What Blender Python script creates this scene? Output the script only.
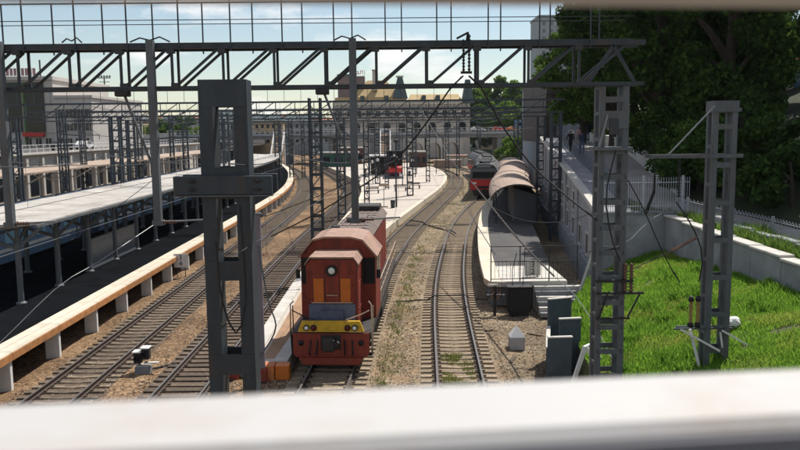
import bpy, bmesh, math, random
import numpy as np
from mathutils import Vector, Matrix

for _o in list(bpy.data.objects):
    bpy.data.objects.remove(_o)
SC = bpy.context.scene
COL = SC.collection
R = math.radians

# ------------------------------------------------------------------ camera
H = 8.6                                   # eye height above the rail heads
PITCH, YAW, ROLL = R(6.9), R(0.6), R(-0.6)
cam_d = bpy.data.cameras.new('camera')
cam_d.lens = 35.0
cam_d.sensor_width = 36.0
cam_d.clip_start = 0.05
cam_d.clip_end = 12000
cam_d.dof.use_dof = True
cam_d.dof.focus_distance = 32.0
cam_d.dof.aperture_fstop = 5.6
cam = bpy.data.objects.new('camera', cam_d)
COL.objects.link(cam)
CAM_R = Matrix.Rotation(-YAW, 3, 'Z') @ Matrix.Rotation(math.pi / 2 - PITCH, 3, 'X') @ Matrix.Rotation(ROLL, 3, 'Z')
cam.matrix_world = Matrix.Translation((0, 0, H)) @ CAM_R.to_4x4()
SC.camera = cam

# ------------------------------------------------------------------ sky and sun
SUN_AZ, SUN_EL = R(36), R(56)             # azimuth clockwise from the track direction (+Y)
world = bpy.data.worlds.new('World')
SC.world = world
world.use_nodes = True
wn = world.node_tree
wn.nodes.clear()
w_out = wn.nodes.new('ShaderNodeOutputWorld')
w_bg = wn.nodes.new('ShaderNodeBackground')
w_sky = wn.nodes.new('ShaderNodeTexSky')
w_sky.sky_type = 'NISHITA'
w_sky.sun_disc = False
w_sky.sun_elevation = SUN_EL
w_sky.sun_rotation = SUN_AZ
w_sky.altitude = 0
w_sky.air_density = 1.15
w_sky.dust_density = 0.15
w_sky.ozone_density = 1.2
w_tc = wn.nodes.new('ShaderNodeTexCoord')
w_sep = wn.nodes.new('ShaderNodeSeparateXYZ')
w_map = wn.nodes.new('ShaderNodeMapping')
w_map.inputs['Scale'].default_value = (1.0, 1.0, 3.2)
w_map.inputs['Location'].default_value = (0.35, 0.1, 0.12)
w_noise = wn.nodes.new('ShaderNodeTexNoise')
w_noise.inputs['Scale'].default_value = 5.0
w_noise.inputs['Detail'].default_value = 9
w_noise.inputs['Roughness'].default_value = 0.55
w_ramp = wn.nodes.new('ShaderNodeValToRGB')
w_ramp.color_ramp.elements[0].position = 0.50
w_ramp.color_ramp.elements[1].position = 0.61
w_ramp.color_ramp.elements[0].color = (0.06, 0.06, 0.06, 1)
w_ramp.color_ramp.elements[1].color = (1, 1, 1, 1)
w_mul = wn.nodes.new('ShaderNodeMath')
w_mul.operation = 'MULTIPLY'
w_mul.inputs[1].default_value = 0.9
w_mix = wn.nodes.new('ShaderNodeMix')
w_mix.data_type = 'RGBA'
w_mix.inputs['B'].default_value = (10.5, 10.2, 10.1, 1)
wl = wn.links.new
wl(w_tc.outputs['Generated'], w_map.inputs['Vector'])
wl(w_map.outputs['Vector'], w_noise.inputs['Vector'])
wl(w_noise.outputs['Fac'], w_ramp.inputs['Fac'])
wl(w_ramp.outputs['Color'], w_mul.inputs[0])
wl(w_mul.outputs['Value'], w_mix.inputs['Factor'])
wl(w_sky.outputs['Color'], w_mix.inputs['A'])
wl(w_mix.outputs['Result'], w_bg.inputs['Color'])
wl(w_bg.outputs['Background'], w_out.inputs['Surface'])
w_bg.inputs['Strength'].default_value = 0.086

sun_d = bpy.data.lights.new('sun', 'SUN')
sun_d.energy = 5.0
sun_d.angle = R(0.53)
sun_d.color = (1.0, 0.955, 0.885)
sun = bpy.data.objects.new('sun', sun_d)
COL.objects.link(sun)
to_sun = Vector((math.cos(SUN_EL) * math.sin(SUN_AZ), math.cos(SUN_EL) * math.cos(SUN_AZ), math.sin(SUN_EL)))
sun.rotation_euler = to_sun.to_track_quat('Z', 'Y').to_euler()
sun.location = (20, 20, 60)

vs = SC.view_settings
vs.view_transform = 'Standard'
vs.look = 'None'
vs.gamma = 1.0
vs.exposure = 0.28
SC.render.engine = 'CYCLES'
SC.cycles.use_denoising = True
SC.cycles.max_bounces = 6
SC.cycles.transparent_max_bounces = 8
SC.cycles.caustics_reflective = False
SC.cycles.caustics_refractive = False

# ------------------------------------------------------------------ measuring helpers
def ray(px, py):
    return (CAM_R @ Vector(((px - 400) / 777.8, -(py - 225) / 777.8, -1.0)))
def at(px, py, Y):
    d = ray(px, py)
    return Vector((0, 0, H)) + d * (Y / d.y)
def gnd(px, py, z):
    d = ray(px, py)
    return Vector((0, 0, H)) + d * ((z - H) / d.z)

# ------------------------------------------------------------------ materials
MATS = {}
def mat(name, col, rough=0.7, var=0.25, scale=3.0, col2=None, bump=0.0, bscale=30.0, metal=0.0,
        rnd=0.0, stain=None, stain_amt=0.0, stain_scale=1.2, spec=0.4, stretch=None):
    """Plain painted / mineral surface: two-tone noise, optional stains, fine relief, per-object variation."""
    if name in MATS:
        return MATS[name]
    m = bpy.data.materials.new(name)
    m.use_nodes = True
    nt = m.node_tree
    L = nt.links.new
    b = nt.nodes['Principled BSDF']
    tc = nt.nodes.new('ShaderNodeTexCoord')
    vec = tc.outputs['Object']
    if stretch:
        mp = nt.nodes.new('ShaderNodeMapping')
        mp.inputs['Scale'].default_value = stretch
        L(vec, mp.inputs['Vector'])
        vec = mp.outputs['Vector']
    n = nt.nodes.new('ShaderNodeTexNoise')
    n.inputs['Scale'].default_value = scale
    n.inputs['Detail'].default_value = 7
    n.inputs['Roughness'].default_value = 0.62
    L(vec, n.inputs['Vector'])
    c2 = col2 or tuple(c * (1 - var) for c in col)
    ramp = nt.nodes.new('ShaderNodeValToRGB')
    ramp.color_ramp.elements[0].position = 0.32
    ramp.color_ramp.elements[1].position = 0.68
    ramp.color_ramp.elements[0].color = (*c2, 1)
    ramp.color_ramp.elements[1].color = (*col, 1)
    L(n.outputs['Fac'], ramp.inputs['Fac'])
    out = ramp.outputs['Color']
    if stain:
        n2 = nt.nodes.new('ShaderNodeTexNoise')
        n2.inputs['Scale'].default_value = stain_scale
        n2.inputs['Detail'].default_value = 10
        n2.inputs['Roughness'].default_value = 0.7
        L(vec, n2.inputs['Vector'])
        r2 = nt.nodes.new('ShaderNodeValToRGB')
        r2.color_ramp.elements[0].position = 0.5
        r2.color_ramp.elements[1].position = 0.72
        r2.color_ramp.elements[0].color = (0, 0, 0, 1)
        r2.color_ramp.elements[1].color = (stain_amt, stain_amt, stain_amt, 1)
        L(n2.outputs['Fac'], r2.inputs['Fac'])
        mx = nt.nodes.new('ShaderNodeMix')
        mx.data_type = 'RGBA'
        mx.inputs['B'].default_value = (*stain, 1)
        L(r2.outputs['Color'], mx.inputs['Factor'])
        L(out, mx.inputs['A'])
        out = mx.outputs['Result']
    if rnd:
        oi = nt.nodes.new('ShaderNodeObjectInfo')
        mr = nt.nodes.new('ShaderNodeMapRange')
        mr.inputs['To Min'].default_value = 1 - rnd
        mr.inputs['To Max'].default_value = 1 + rnd
        L(oi.outputs['Random'], mr.inputs['Value'])
        hs = nt.nodes.new('ShaderNodeHueSaturation')
        L(mr.outputs['Result'], hs.inputs['Value'])
        L(out, hs.inputs['Color'])
        out = hs.outputs['Color']
    L(out, b.inputs['Base Color'])
    b.inputs['Roughness'].default_value = rough
    b.inputs['Metallic'].default_value = metal
    b.inputs['Specular IOR Level'].default_value = spec
    if bump:
        nb = nt.nodes.new('ShaderNodeTexNoise')
        nb.inputs['Scale'].default_value = bscale
        nb.inputs['Detail'].default_value = 5
        L(tc.outputs['Object'], nb.inputs['Vector'])
        bp = nt.nodes.new('ShaderNodeBump')
        bp.inputs['Strength'].default_value = bump
        bp.inputs['Distance'].default_value = 0.05
        L(nb.outputs['Fac'], bp.inputs['Height'])
        L(bp.outputs['Normal'], b.inputs['Normal'])
    MATS[name] = m
    return m

def leaf_mat(name, col, col2, trans=0.25, dry=None):
    if name in MATS:
        return MATS[name]
    m = bpy.data.materials.new(name)
    m.use_nodes = True
    nt = m.node_tree
    L = nt.links.new
    nt.nodes.clear()
    out = nt.nodes.new('ShaderNodeOutputMaterial')
    geo = nt.nodes.new('ShaderNodeNewGeometry')
    ramp = nt.nodes.new('ShaderNodeValToRGB')
    ramp.color_ramp.elements[0].color = (*col2, 1)
    ramp.color_ramp.elements[1].color = (*col, 1)
    L(geo.outputs['Random Per Island'], ramp.inputs['Fac'])
    src = ramp.outputs['Color']
    if dry:
        tcx = nt.nodes.new('ShaderNodeTexCoord')
        nz = nt.nodes.new('ShaderNodeTexNoise')
        nz.inputs['Scale'].default_value = 0.55
        nz.inputs['Detail'].default_value = 6
        L(tcx.outputs['Object'], nz.inputs['Vector'])
        rz_ = nt.nodes.new('ShaderNodeValToRGB')
        rz_.color_ramp.elements[0].position = 0.5
        rz_.color_ramp.elements[1].position = 0.68
        rz_.color_ramp.elements[0].color = (0, 0, 0, 1)
        rz_.color_ramp.elements[1].color = (.8, .8, .8, 1)
        L(nz.outputs['Fac'], rz_.inputs['Fac'])
        mz = nt.nodes.new('ShaderNodeMix')
        mz.data_type = 'RGBA'
        mz.inputs['B'].default_value = (*dry, 1)
        L(rz_.outputs['Color'], mz.inputs['Factor'])
        L(src, mz.inputs['A'])
        src = mz.outputs['Result']
    d = nt.nodes.new('ShaderNodeBsdfDiffuse')
    t = nt.nodes.new('ShaderNodeBsdfTranslucent')
    g = nt.nodes.new('ShaderNodeHueSaturation')
    g.inputs['Value'].default_value = 1.5
    g.inputs['Hue'].default_value = 0.485
    L(src, d.inputs['Color'])
    L(src, g.inputs['Color'])
    L(g.outputs['Color'], t.inputs['Color'])
    mx = nt.nodes.new('ShaderNodeMixShader')
    mx.inputs['Fac'].default_value = trans
    L(d.outputs['BSDF'], mx.inputs[1])
    L(t.outputs['BSDF'], mx.inputs[2])
    L(mx.outputs['Shader'], out.inputs['Surface'])
    MATS[name] = m
    return m

def glass_mat(name, col, rough=0.08, alpha=1.0):
    if name in MATS:
        return MATS[name]
    m = bpy.data.materials.new(name)
    m.use_nodes = True
    b = m.node_tree.nodes['Principled BSDF']
    b.inputs['Base Color'].default_value = (*col, 1)
    b.inputs['Roughness'].default_value = rough
    b.inputs['Specular IOR Level'].default_value = 0.28
    b.inputs['Alpha'].default_value = alpha
    MATS[name] = m
    return m

def emit_mat(name, col, s):
    m = bpy.data.materials.new(name)
    m.use_nodes = True
    b = m.node_tree.nodes['Principled BSDF']
    b.inputs['Base Color'].default_value = (*col, 1)
    b.inputs['Emission Color'].default_value = (*col, 1)
    b.inputs['Emission Strength'].default_value = s
    MATS[name] = m
    return m

steel = mat('steel_blue_grey', (0.034, 0.048, 0.061), 0.55, 0.4, 2.5, stain=(0.07, 0.042, 0.028), stain_amt=0.7, stain_scale=2.2, stretch=(1.5, 1.5, .4), bump=0.1, bscale=60)
steel_l = mat('steel_light_grey', (0.11, 0.125, 0.138), 0.55, 0.35, 2.0, stain=(0.08, 0.05, 0.032), stain_amt=0.7, stretch=(1.5, 1.5, .4), bump=0.1, bscale=60)
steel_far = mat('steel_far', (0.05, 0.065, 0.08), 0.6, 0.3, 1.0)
black = mat('black_rubber', (0.012, 0.013, 0.015), 0.6, 0.3, 8)
dark_iron = mat('dark_iron', (0.028, 0.027, 0.027), 0.65, 0.4, 5, stain=(0.09, 0.05, 0.03), stain_amt=0.5, stain_scale=3)
wire_m = mat('wire', (0.03, 0.032, 0.035), 0.5, 0.2, 5)
wire_l = mat('wire_aluminium', (0.22, 0.23, 0.24), 0.45, 0.2, 5)
rail_m = mat('rail_side_rust', (0.06, 0.036, 0.025), 0.75, 0.4, 6, bump=0.15, bscale=40)
railtop_m = mat('rail_polished_top', (0.20, 0.18, 0.165), 0.42, 0.3, 12, metal=0.5)
concrete_sl = mat('sleeper_concrete', (0.33, 0.255, 0.175), 0.9, 0.4, 7, rnd=0.25, stain=(0.10, 0.06, 0.035), stain_amt=0.8, stain_scale=2.5, bump=0.3, bscale=40)
wood_sl = mat('sleeper_wood', (0.16, 0.115, 0.08), 0.9, 0.5, 5, rnd=0.35, stain=(0.05, 0.035, 0.025), stain_amt=0.8, stain_scale=3, bump=0.4, bscale=30)
conc = mat('concrete_light', (0.56, 0.53, 0.48), 0.9, 0.22, 1.5, stain=(0.33, 0.28, 0.22), stain_amt=0.6, stain_scale=0.9, bump=0.15, bscale=30)
conc_cream = mat('platform_edge_cream', (0.64, 0.56, 0.44), 0.85, 0.18, 2.0, stain=(0.36, 0.30, 0.22), stain_amt=0.55, stain_scale=1.3, bump=0.12, bscale=30, rnd=0.06)
conc_dark = mat('concrete_grey', (0.24, 0.25, 0.26), 0.9, 0.35, 1.3, stain=(0.12, 0.12, 0.12), stain_amt=0.7, stain_scale=0.8, bump=0.25, bscale=18)
conc_wall = mat('wall_weathered_concrete', (0.33, 0.335, 0.345), 0.92, 0.35, 0.9, stain=(0.17, 0.165, 0.16), stain_amt=0.8, stain_scale=0.6, bump=0.35, bscale=9)
plaster = mat('plaster_grey', (0.36, 0.355, 0.37), 0.9, 0.3, 0.8, stain=(0.20, 0.17, 0.155), stain_amt=0.8, stain_scale=0.7, bump=0.15, stretch=(1, 1, .35))
paving = mat('platform_paving', (0.52, 0.455, 0.39), 0.9, 0.2, 0.35, stain=(0.32, 0.28, 0.25), stain_amt=0.6, stain_scale=0.25, bump=0.12, bscale=25)
asphalt_shade = mat('platform_asphalt_shade', (0.011, 0.0125, 0.0145), 0.95, 0.4, 0.8, bump=0.2, bscale=40, spec=0.0)  # shade over the left deck is put into this near-black colour
asphalt = mat('asphalt', (0.085, 0.080, 0.078), 0.92, 0.35, 0.8, stain=(0.15, 0.13, 0.11), stain_amt=0.6, stain_scale=0.7, bump=0.2, bscale=40)
orange_paint = mat('fascia_orange_paint', (0.50, 0.22, 0.075), 0.8, 0.35, 2.2, stain=(0.20, 0.10, 0.05), stain_amt=0.7, stain_scale=1.5, rnd=0.12)
white_paint = mat('white_paint', (0.74, 0.73, 0.71), 0.6, 0.12, 2.5, stain=(0.40, 0.33, 0.25), stain_amt=0.4, stain_scale=2.2)
roof_white = mat('canopy_roof_sheet', (0.48, 0.445, 0.40), 0.8, 0.3, 0.8, stain=(0.20, 0.155, 0.12), stain_amt=0.9, stain_scale=0.35, rnd=0.05, bump=0.1, bscale=10)
roof_brown = mat('canopy_roof_brown', (0.40, 0.30, 0.225), 0.8, 0.25, 0.8, stain=(0.24, 0.16, 0.11), stain_amt=0.7, stain_scale=0.4, rnd=0.07)
barrel_m = mat('barrel_roof_copper_brown', (0.37, 0.265, 0.20), 0.7, 0.18, 0.9, stain=(0.27, 0.17, 0.13), stain_amt=0.5, stain_scale=0.5, rnd=0.05)
loco_red = mat('loco_red_paint', (0.27, 0.034, 0.018), 0.5, 0.4, 3.0, stain=(0.045, 0.022, 0.018), stain_amt=0.8, stain_scale=2.2, bump=0.08, stretch=(1.6, 1.6, 0.45))
loco_red2 = mat('loco_bright_red', (0.30, 0.042, 0.024), 0.55, 0.45, 3.0, stain=(0.05, 0.028, 0.02), stain_amt=0.85, stain_scale=3.0, stretch=(1.5, 1.5, 0.5))
loco_roof = mat('loco_roof_faded', (0.40, 0.245, 0.18), 0.75, 0.35, 2.5, stain=(0.14, 0.10, 0.085), stain_amt=0.8, stain_scale=1.2)
loco_roof2 = mat('loco_roof_grimy', (0.20, 0.15, 0.125), 0.8, 0.45, 2.0, stain=(0.07, 0.055, 0.05), stain_amt=0.8, stain_scale=1.5)
loco_or = mat('loco_orange', (0.72, 0.19, 0.02), 0.5, 0.4, 4, stain=(0.2, 0.06, 0.02), stain_amt=0.7, stain_scale=4)
loco_yel = mat('loco_yellow', (0.66, 0.40, 0.025), 0.5, 0.25, 3, stain=(0.15, 0.08, 0.03), stain_amt=0.6, stain_scale=2.5)
loco_blue = mat('loco_blue_grey', (0.11, 0.13, 0.20), 0.6, 0.3, 3, stain=(0.04, 0.04, 0.045), stain_amt=0.6, stain_scale=2)
rail_tan = mat('handrail_tan', (0.55, 0.42, 0.30), 0.5, 0.25, 5)
glass_dk = glass_mat('glass_dark', (0.012, 0.016, 0.02))
glass_bl = glass_mat('glass_blue', (0.05, 0.10, 0.15))
glass_scr = glass_mat('glass_screen', (0.16, 0.18, 0.20), 0.25, 0.55)
red_paint = mat('red_paint', (0.58, 0.03, 0.025), 0.45, 0.2, 2)
emu_grey = mat('emu_grey', (0.13, 0.145, 0.16), 0.5, 0.25, 1.5)
blue_paint = mat('blue_paint', (0.022, 0.048, 0.095), 0.45, 0.25, 1.5)
glaze = mat('insulator_brown_glaze', (0.13, 0.055, 0.03), 0.25, 0.3, 8, spec=0.6)
glaze_y = mat('insulator_ochre', (0.35, 0.22, 0.07), 0.4, 0.3, 8)
bark = mat('bark', (0.06, 0.048, 0.038), 0.95, 0.5, 4, bump=0.6, bscale=12)
brick_red = mat('tile_red', (0.35, 0.12, 0.07), 0.8, 0.25, 1)
ink = mat('black_ink', (0.01, 0.01, 0.012), 0.6, 0.1, 5)
cream = mat('cream_plaster', (0.54, 0.49, 0.42), 0.88, 0.18, 0.25, stain=(0.38, 0.33, 0.28), stain_amt=0.5, stain_scale=0.15)
ochre_roof = mat('ochre_roof', (0.48, 0.34, 0.16), 0.8, 0.2, 0.3)
slate = mat('slate_roof', (0.07, 0.10, 0.105), 0.6, 0.25, 0.5)
bld_white = mat('building_white', (0.50, 0.46, 0.42), 0.85, 0.12, 0.3)
bld_grey = mat('building_grey', (0.33, 0.36, 0.39), 0.85, 0.12, 0.1)
bld_teal = mat('building_pale_teal', (0.28, 0.33, 0.36), 0.85, 0.12, 0.1)

# ------------------------------------------------------------------ mesh helpers
class MB:
    def __init__(s):
        s.v = []; s.f = []; s.m = []; s.mi = 0; s.sm = []
    def mat(s, i):
        s.mi = i; return s
    def add(s, vs, fs, smooth=False):
        o = len(s.v)
        s.v += [tuple(v) for v in vs]
        s.f += [tuple(i + o for i in f) for f in fs]
        s.m += [s.mi] * len(fs)
        s.sm += [smooth] * len(fs)
        return s
    def box(s, x0, x1, y0, y1, z0, z1):
        return s.add([(x0, y0, z0), (x1, y0, z0), (x1, y1, z0), (x0, y1, z0), (x0, y0, z1), (x1, y0, z1), (x1, y1, z1), (x0, y1, z1)],
                     [(0, 3, 2, 1), (4, 5, 6, 7), (0, 1, 5, 4), (1, 2, 6, 5), (2, 3, 7, 6), (3, 0, 4, 7)])
    def bbox(s, x0, x1, y0, y1, z0, z1, b=0.02):
        """box with chamfered edges"""
        bm = bmesh.new()
        bmesh.ops.create_cube(bm, size=1.0)
        for v in bm.verts:
            v.co = Vector(((x0 + x1) / 2 + v.co.x * (x1 - x0), (y0 + y1) / 2 + v.co.y * (y1 - y0), (z0 + z1) / 2 + v.co.z * (z1 - z0)))
        bmesh.ops.bevel(bm, geom=list(bm.edges), offset=b, segments=1, affect='EDGES')
        bm.verts.index_update()
        s.add([v.co for v in bm.verts], [[v.index for v in f.verts] for f in bm.faces])
        bm.free()
        return s
    def frame(s, p0, p1, up=None):
        d = (Vector(p1) - Vector(p0))
        l = d.length
        d = d / l if l > 1e-9 else Vector((0, 0, 1))
        u = Vector(up) if up else (Vector((0, 0, 1)) if abs(d.z) < 0.95 else Vector((0, 1, 0)))
        a = d.cross(u).normalized()
        b = a.cross(d).normalized()
        return a, b
    def bar(s, p0, p1, w, h=None, up=None):
        h = h or w
        p0 = Vector(p0); p1 = Vector(p1)
        a, b = s.frame(p0, p1, up)
        a = a * w / 2; b = b * h / 2
        vs = []
        for p in (p0, p1):
            vs += [p - a - b, p + a - b, p + a + b, p - a + b]
        return s.add(vs, [(0, 1, 2, 3), (7, 6, 5, 4), (0, 4, 5, 1), (1, 5, 6, 2), (2, 6, 7, 3), (3, 7, 4, 0)])
    def tube(s, pts, r, n=6, caps=True):
        pts = [Vector(p) for p in pts]
        rs = r if isinstance(r, (list, tuple)) else [r] * len(pts)
        vs = []
        ref = None
        for i, p in enumerate(pts):
            d = (pts[min(i + 1, len(pts) - 1)] - pts[max(i - 1, 0)])
            if d.length < 1e-9:
                d = Vector((0, 0, 1))
            d.normalize()
            u = ref if ref is not None else (Vector((0, 0, 1)) if abs(d.z) < 0.9 else Vector((1, 0, 0)))
            a = d.cross(u)
            if a.length < 1e-6:
                a = d.cross(Vector((0.3, 0.9, 0.1)))
            a.normalize()
            b = a.cross(d).normalized()
            ref = b
            for k in range(n):
                t = 2 * math.pi * k / n
                vs.append(p + a * (math.cos(t) * rs[i]) + b * (math.sin(t) * rs[i]))
        fs = []
        for i in range(len(pts) - 1):
            for k in range(n):
                k2 = (k + 1) % n
                fs.append((i * n + k, i * n + k2, (i + 1) * n + k2, (i + 1) * n + k))
        s.add(vs, fs, smooth=n > 5)
        if caps:
            o = len(pts) - 1
            s.add([vs[k] for k in range(n)], [tuple(range(n))[::-1]])
            s.add([vs[o * n + k] for k in range(n)], [tuple(range(n))])
        return s
    def lathe(s, prof, c=(0, 0, 0), axis='z', n=14):
        """prof: (radius, height) pairs turned round an axis through c"""
        vs = []
        for r, h in prof:
            for k in range(n):
                t = 2 * math.pi * k / n
                p = (r * math.cos(t), r * math.sin(t), h)
                if axis == 'y':
                    p = (p[0], p[2], p[1])
                elif axis == 'x':
                    p = (p[2], p[0], p[1])
                vs.append((p[0] + c[0], p[1] + c[1], p[2] + c[2]))
        fs = []
        for i in range(len(prof) - 1):
            for k in range(n):
                k2 = (k + 1) % n
                fs.append((i * n + k, i * n + k2, (i + 1) * n + k2, (i + 1) * n + k))
        fs.append(tuple(range(n))[::-1])
        fs.append(tuple((len(prof) - 1) * n + k for k in range(n)))
        return s.add(vs, fs, smooth=True)
    def prism(s, poly, a, b, axis='y'):
        """polygon (u, w) extruded along an axis from a to b; for 'y' u=x w=z, for 'z' u=x w=y, for 'x' u=y w=z"""
        def mk(u, w, t):
            return {'y': (u, t, w), 'z': (u, w, t), 'x': (t, u, w)}[axis]
        n = len(poly)
        vs = [mk(u, w, a) for u, w in poly] + [mk(u, w, b) for u, w in poly]
        fs = [tuple(range(n)), tuple(range(n, 2 * n))[::-1]] + [(i, n + i, n + (i + 1) % n, (i + 1) % n) for i in range(n)]
        return s.add(vs, fs)
    def sweep(s, rings, closed=True, caps=True, smooth=False):
        n = len(rings[0])
        vs = [p for r in rings for p in r]
        fs = []
        for i in range(len(rings) - 1):
            for k in range(n if closed else n - 1):
                k2 = (k + 1) % n
                fs.append((i * n + k, i * n + k2, (i + 1) * n + k2, (i + 1) * n + k))
        if caps and closed:
            fs.append(tuple(range(n))[::-1])
            fs.append(tuple((len(rings) - 1) * n + k for k in range(n)))
        return s.add(vs, fs, smooth)
    def mesh(s, name, mats):
        me = bpy.data.meshes.new(name)
        me.from_pydata(s.v, [], s.f)
        for m in (mats if isinstance(mats, (list, tuple)) else [mats]):
            me.materials.append(m)
        me.polygons.foreach_set('material_index', s.m)
        me.polygons.foreach_set('use_smooth', s.sm)
        bm = bmesh.new()
        bm.from_mesh(me)
        bmesh.ops.recalc_face_normals(bm, faces=bm.faces)
        bm.to_mesh(me)
        bm.free()
        me.update()
        return me
    def build(s, name, mats, parent=None, world=False):
        if world and parent is not None:
            l = parent.location
            s.v = [(x - l.x, y - l.y, z - l.z) for x, y, z in s.v]
        o = bpy.data.objects.new(name, s.mesh(name, mats))
        COL.objects.link(o)
        o.parent = parent
        return o

def tag(o, label, cat, group=None, kind=None):
    o['label'] = label
    o['category'] = cat
    if group:
        o['group'] = group
    if kind:
        o['kind'] = kind
    return o
def thing(name, loc, label, cat, rz=0.0, group=None):
    o = bpy.data.objects.new(name, None)
    o.empty_display_size = 0.2
    COL.objects.link(o)
    o.location = loc
    o.rotation_euler = (0, 0, rz)
    return tag(o, label, cat, group)
def struct(o):
    o['kind'] = 'structure'
    return o
def sub_world(mb, part, root):
    """move a builder given in world space into the space of a root that is only translated"""
    l = root.location
    mb.v = [(x - l.x, y - l.y, z - l.z) for x, y, z in mb.v]
    return mb
def copy_tree(src, parent=None):
    c = src.copy()
    COL.objects.link(c)
    c.parent = parent
    for ch in src.children:
        copy_tree(ch, c)
    return c

def crom(pts, step=1.0):
    P = [Vector((p[0], p[1], p[2] if len(p) > 2 else 0)) for p in pts]
    P = [P[0] * 2 - P[1]] + P + [P[-1] * 2 - P[-2]]
    out = []
    for i in range(1, len(P) - 2):
        n = max(2, int((P[i + 1] - P[i]).length / 0.25))
        for k in range(n):
            t = k / n
            a, b, c, d = P[i - 1], P[i], P[i + 1], P[i + 2]
            out.append(0.5 * ((2 * b) + (c - a) * t + (2 * a - 5 * b + 4 * c - d) * t * t + (3 * b - a - 3 * c + d) * t ** 3))
    out.append(P[-2])
    # even spacing
    res = [out[0].copy()]
    acc = 0.0
    for i in range(1, len(out)):
        seg = (out[i] - out[i - 1])
        l = seg.length
        while acc + l >= step:
            f = (step - acc) / l
            p = out[i - 1] + (out[i] - out[i - 1]) * f
            res.append(p)
            out[i - 1] = p
            l = (out[i] - p).length
            acc = 0.0
            if l < 1e-9:
                break
        acc += l
    return res
def side(path, i):
    d = path[min(i + 1, len(path) - 1)] - path[max(i - 1, 0)]
    d.z = 0
    d.normalize()
    return Vector((d.y, -d.x, 0)), d       # right-hand normal, heading
def xat(path, Y):
    for i in range(len(path) - 1):
        if path[i].y <= Y <= path[i + 1].y:
            t = (Y - path[i].y) / max(1e-6, path[i + 1].y - path[i].y)
            return path[i].x + (path[i + 1].x - path[i].x) * t
    return path[0].x if Y < path[0].y else path[-1].x
def lerp_tab(tab, t):
    if t <= tab[0][0]:
        return tab[0][1]
    for (a, va), (b, vb) in zip(tab, tab[1:]):
        if t <= b:
            return va + (vb - va) * (t - a) / (b - a)
    return tab[-1][1]
# ================================================================== SETTING
random.seed(7)
rng = np.random.default_rng(11)

T1P = [(-11.3, 12), (-11.3, 40), (-11.3, 66), (-11.35, 85), (-11.7, 100), (-13.2, 120), (-17, 150), (-22.5, 180), (-29.5, 210), (-40, 248)]
T2P = [(-7.3, 12), (-7.2, 30), (-7.0, 52), (-6.2, 78), (-5.7, 98), (-6.6, 122), (-10.6, 150), (-18, 190), (-31, 245)]
T3P = [(-3.0, 12), (-2.3, 27), (-1.3, 43), (-0.3, 54), (1.3, 67), (5.0, 90), (9.0, 115), (11.6, 140), (11.9, 163), (9.8, 188), (4.5, 212), (-5, 240)]
T4P = [(1.8, 12), (2.35, 27), (3.0, 40), (4.05, 52), (5.9, 67.5), (8.5, 83), (11.6, 98), (14.3, 115), (16.4, 135), (17.2, 155), (16.4, 176), (12, 202)]
T1, T2, T3, T4 = [crom(p, 0.5) for p in (T1P, T2P, T3P, T4P)]
WALLP = [(10.6, 40), (12.3, 52), (13.7, 63), (14.9, 75), (17.4, 90), (19.6, 100), (24, 112), (34, 124), (60, 134)]
WALL = crom(WALLP, 1.0)
LEDGE_Z = [(40, 4.35), (52, 5.1), (63, 5.85), (75, 7.2), (95, 7.6), (165, 7.8)]
PATH_Z = [(8, 3.7), (36, 3.85), (42, 4.5), (52, 5.5), (63, 6.75), (75, 7.1), (95, 7.3), (240, 7.6)]
def path_x(Y):
    if Y >= 44:
        return xat(WALL, Y) + 2.3
    if Y <= 34:
        return 16.3
    t = (Y - 34) / 10
    t = t * t * (3 - 2 * t)
    return 16.3 * (1 - t) + (xat(WALL, 44) + 2.3) * t
def path_z(Y):
    return lerp_tab(PATH_Z, Y)

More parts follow.
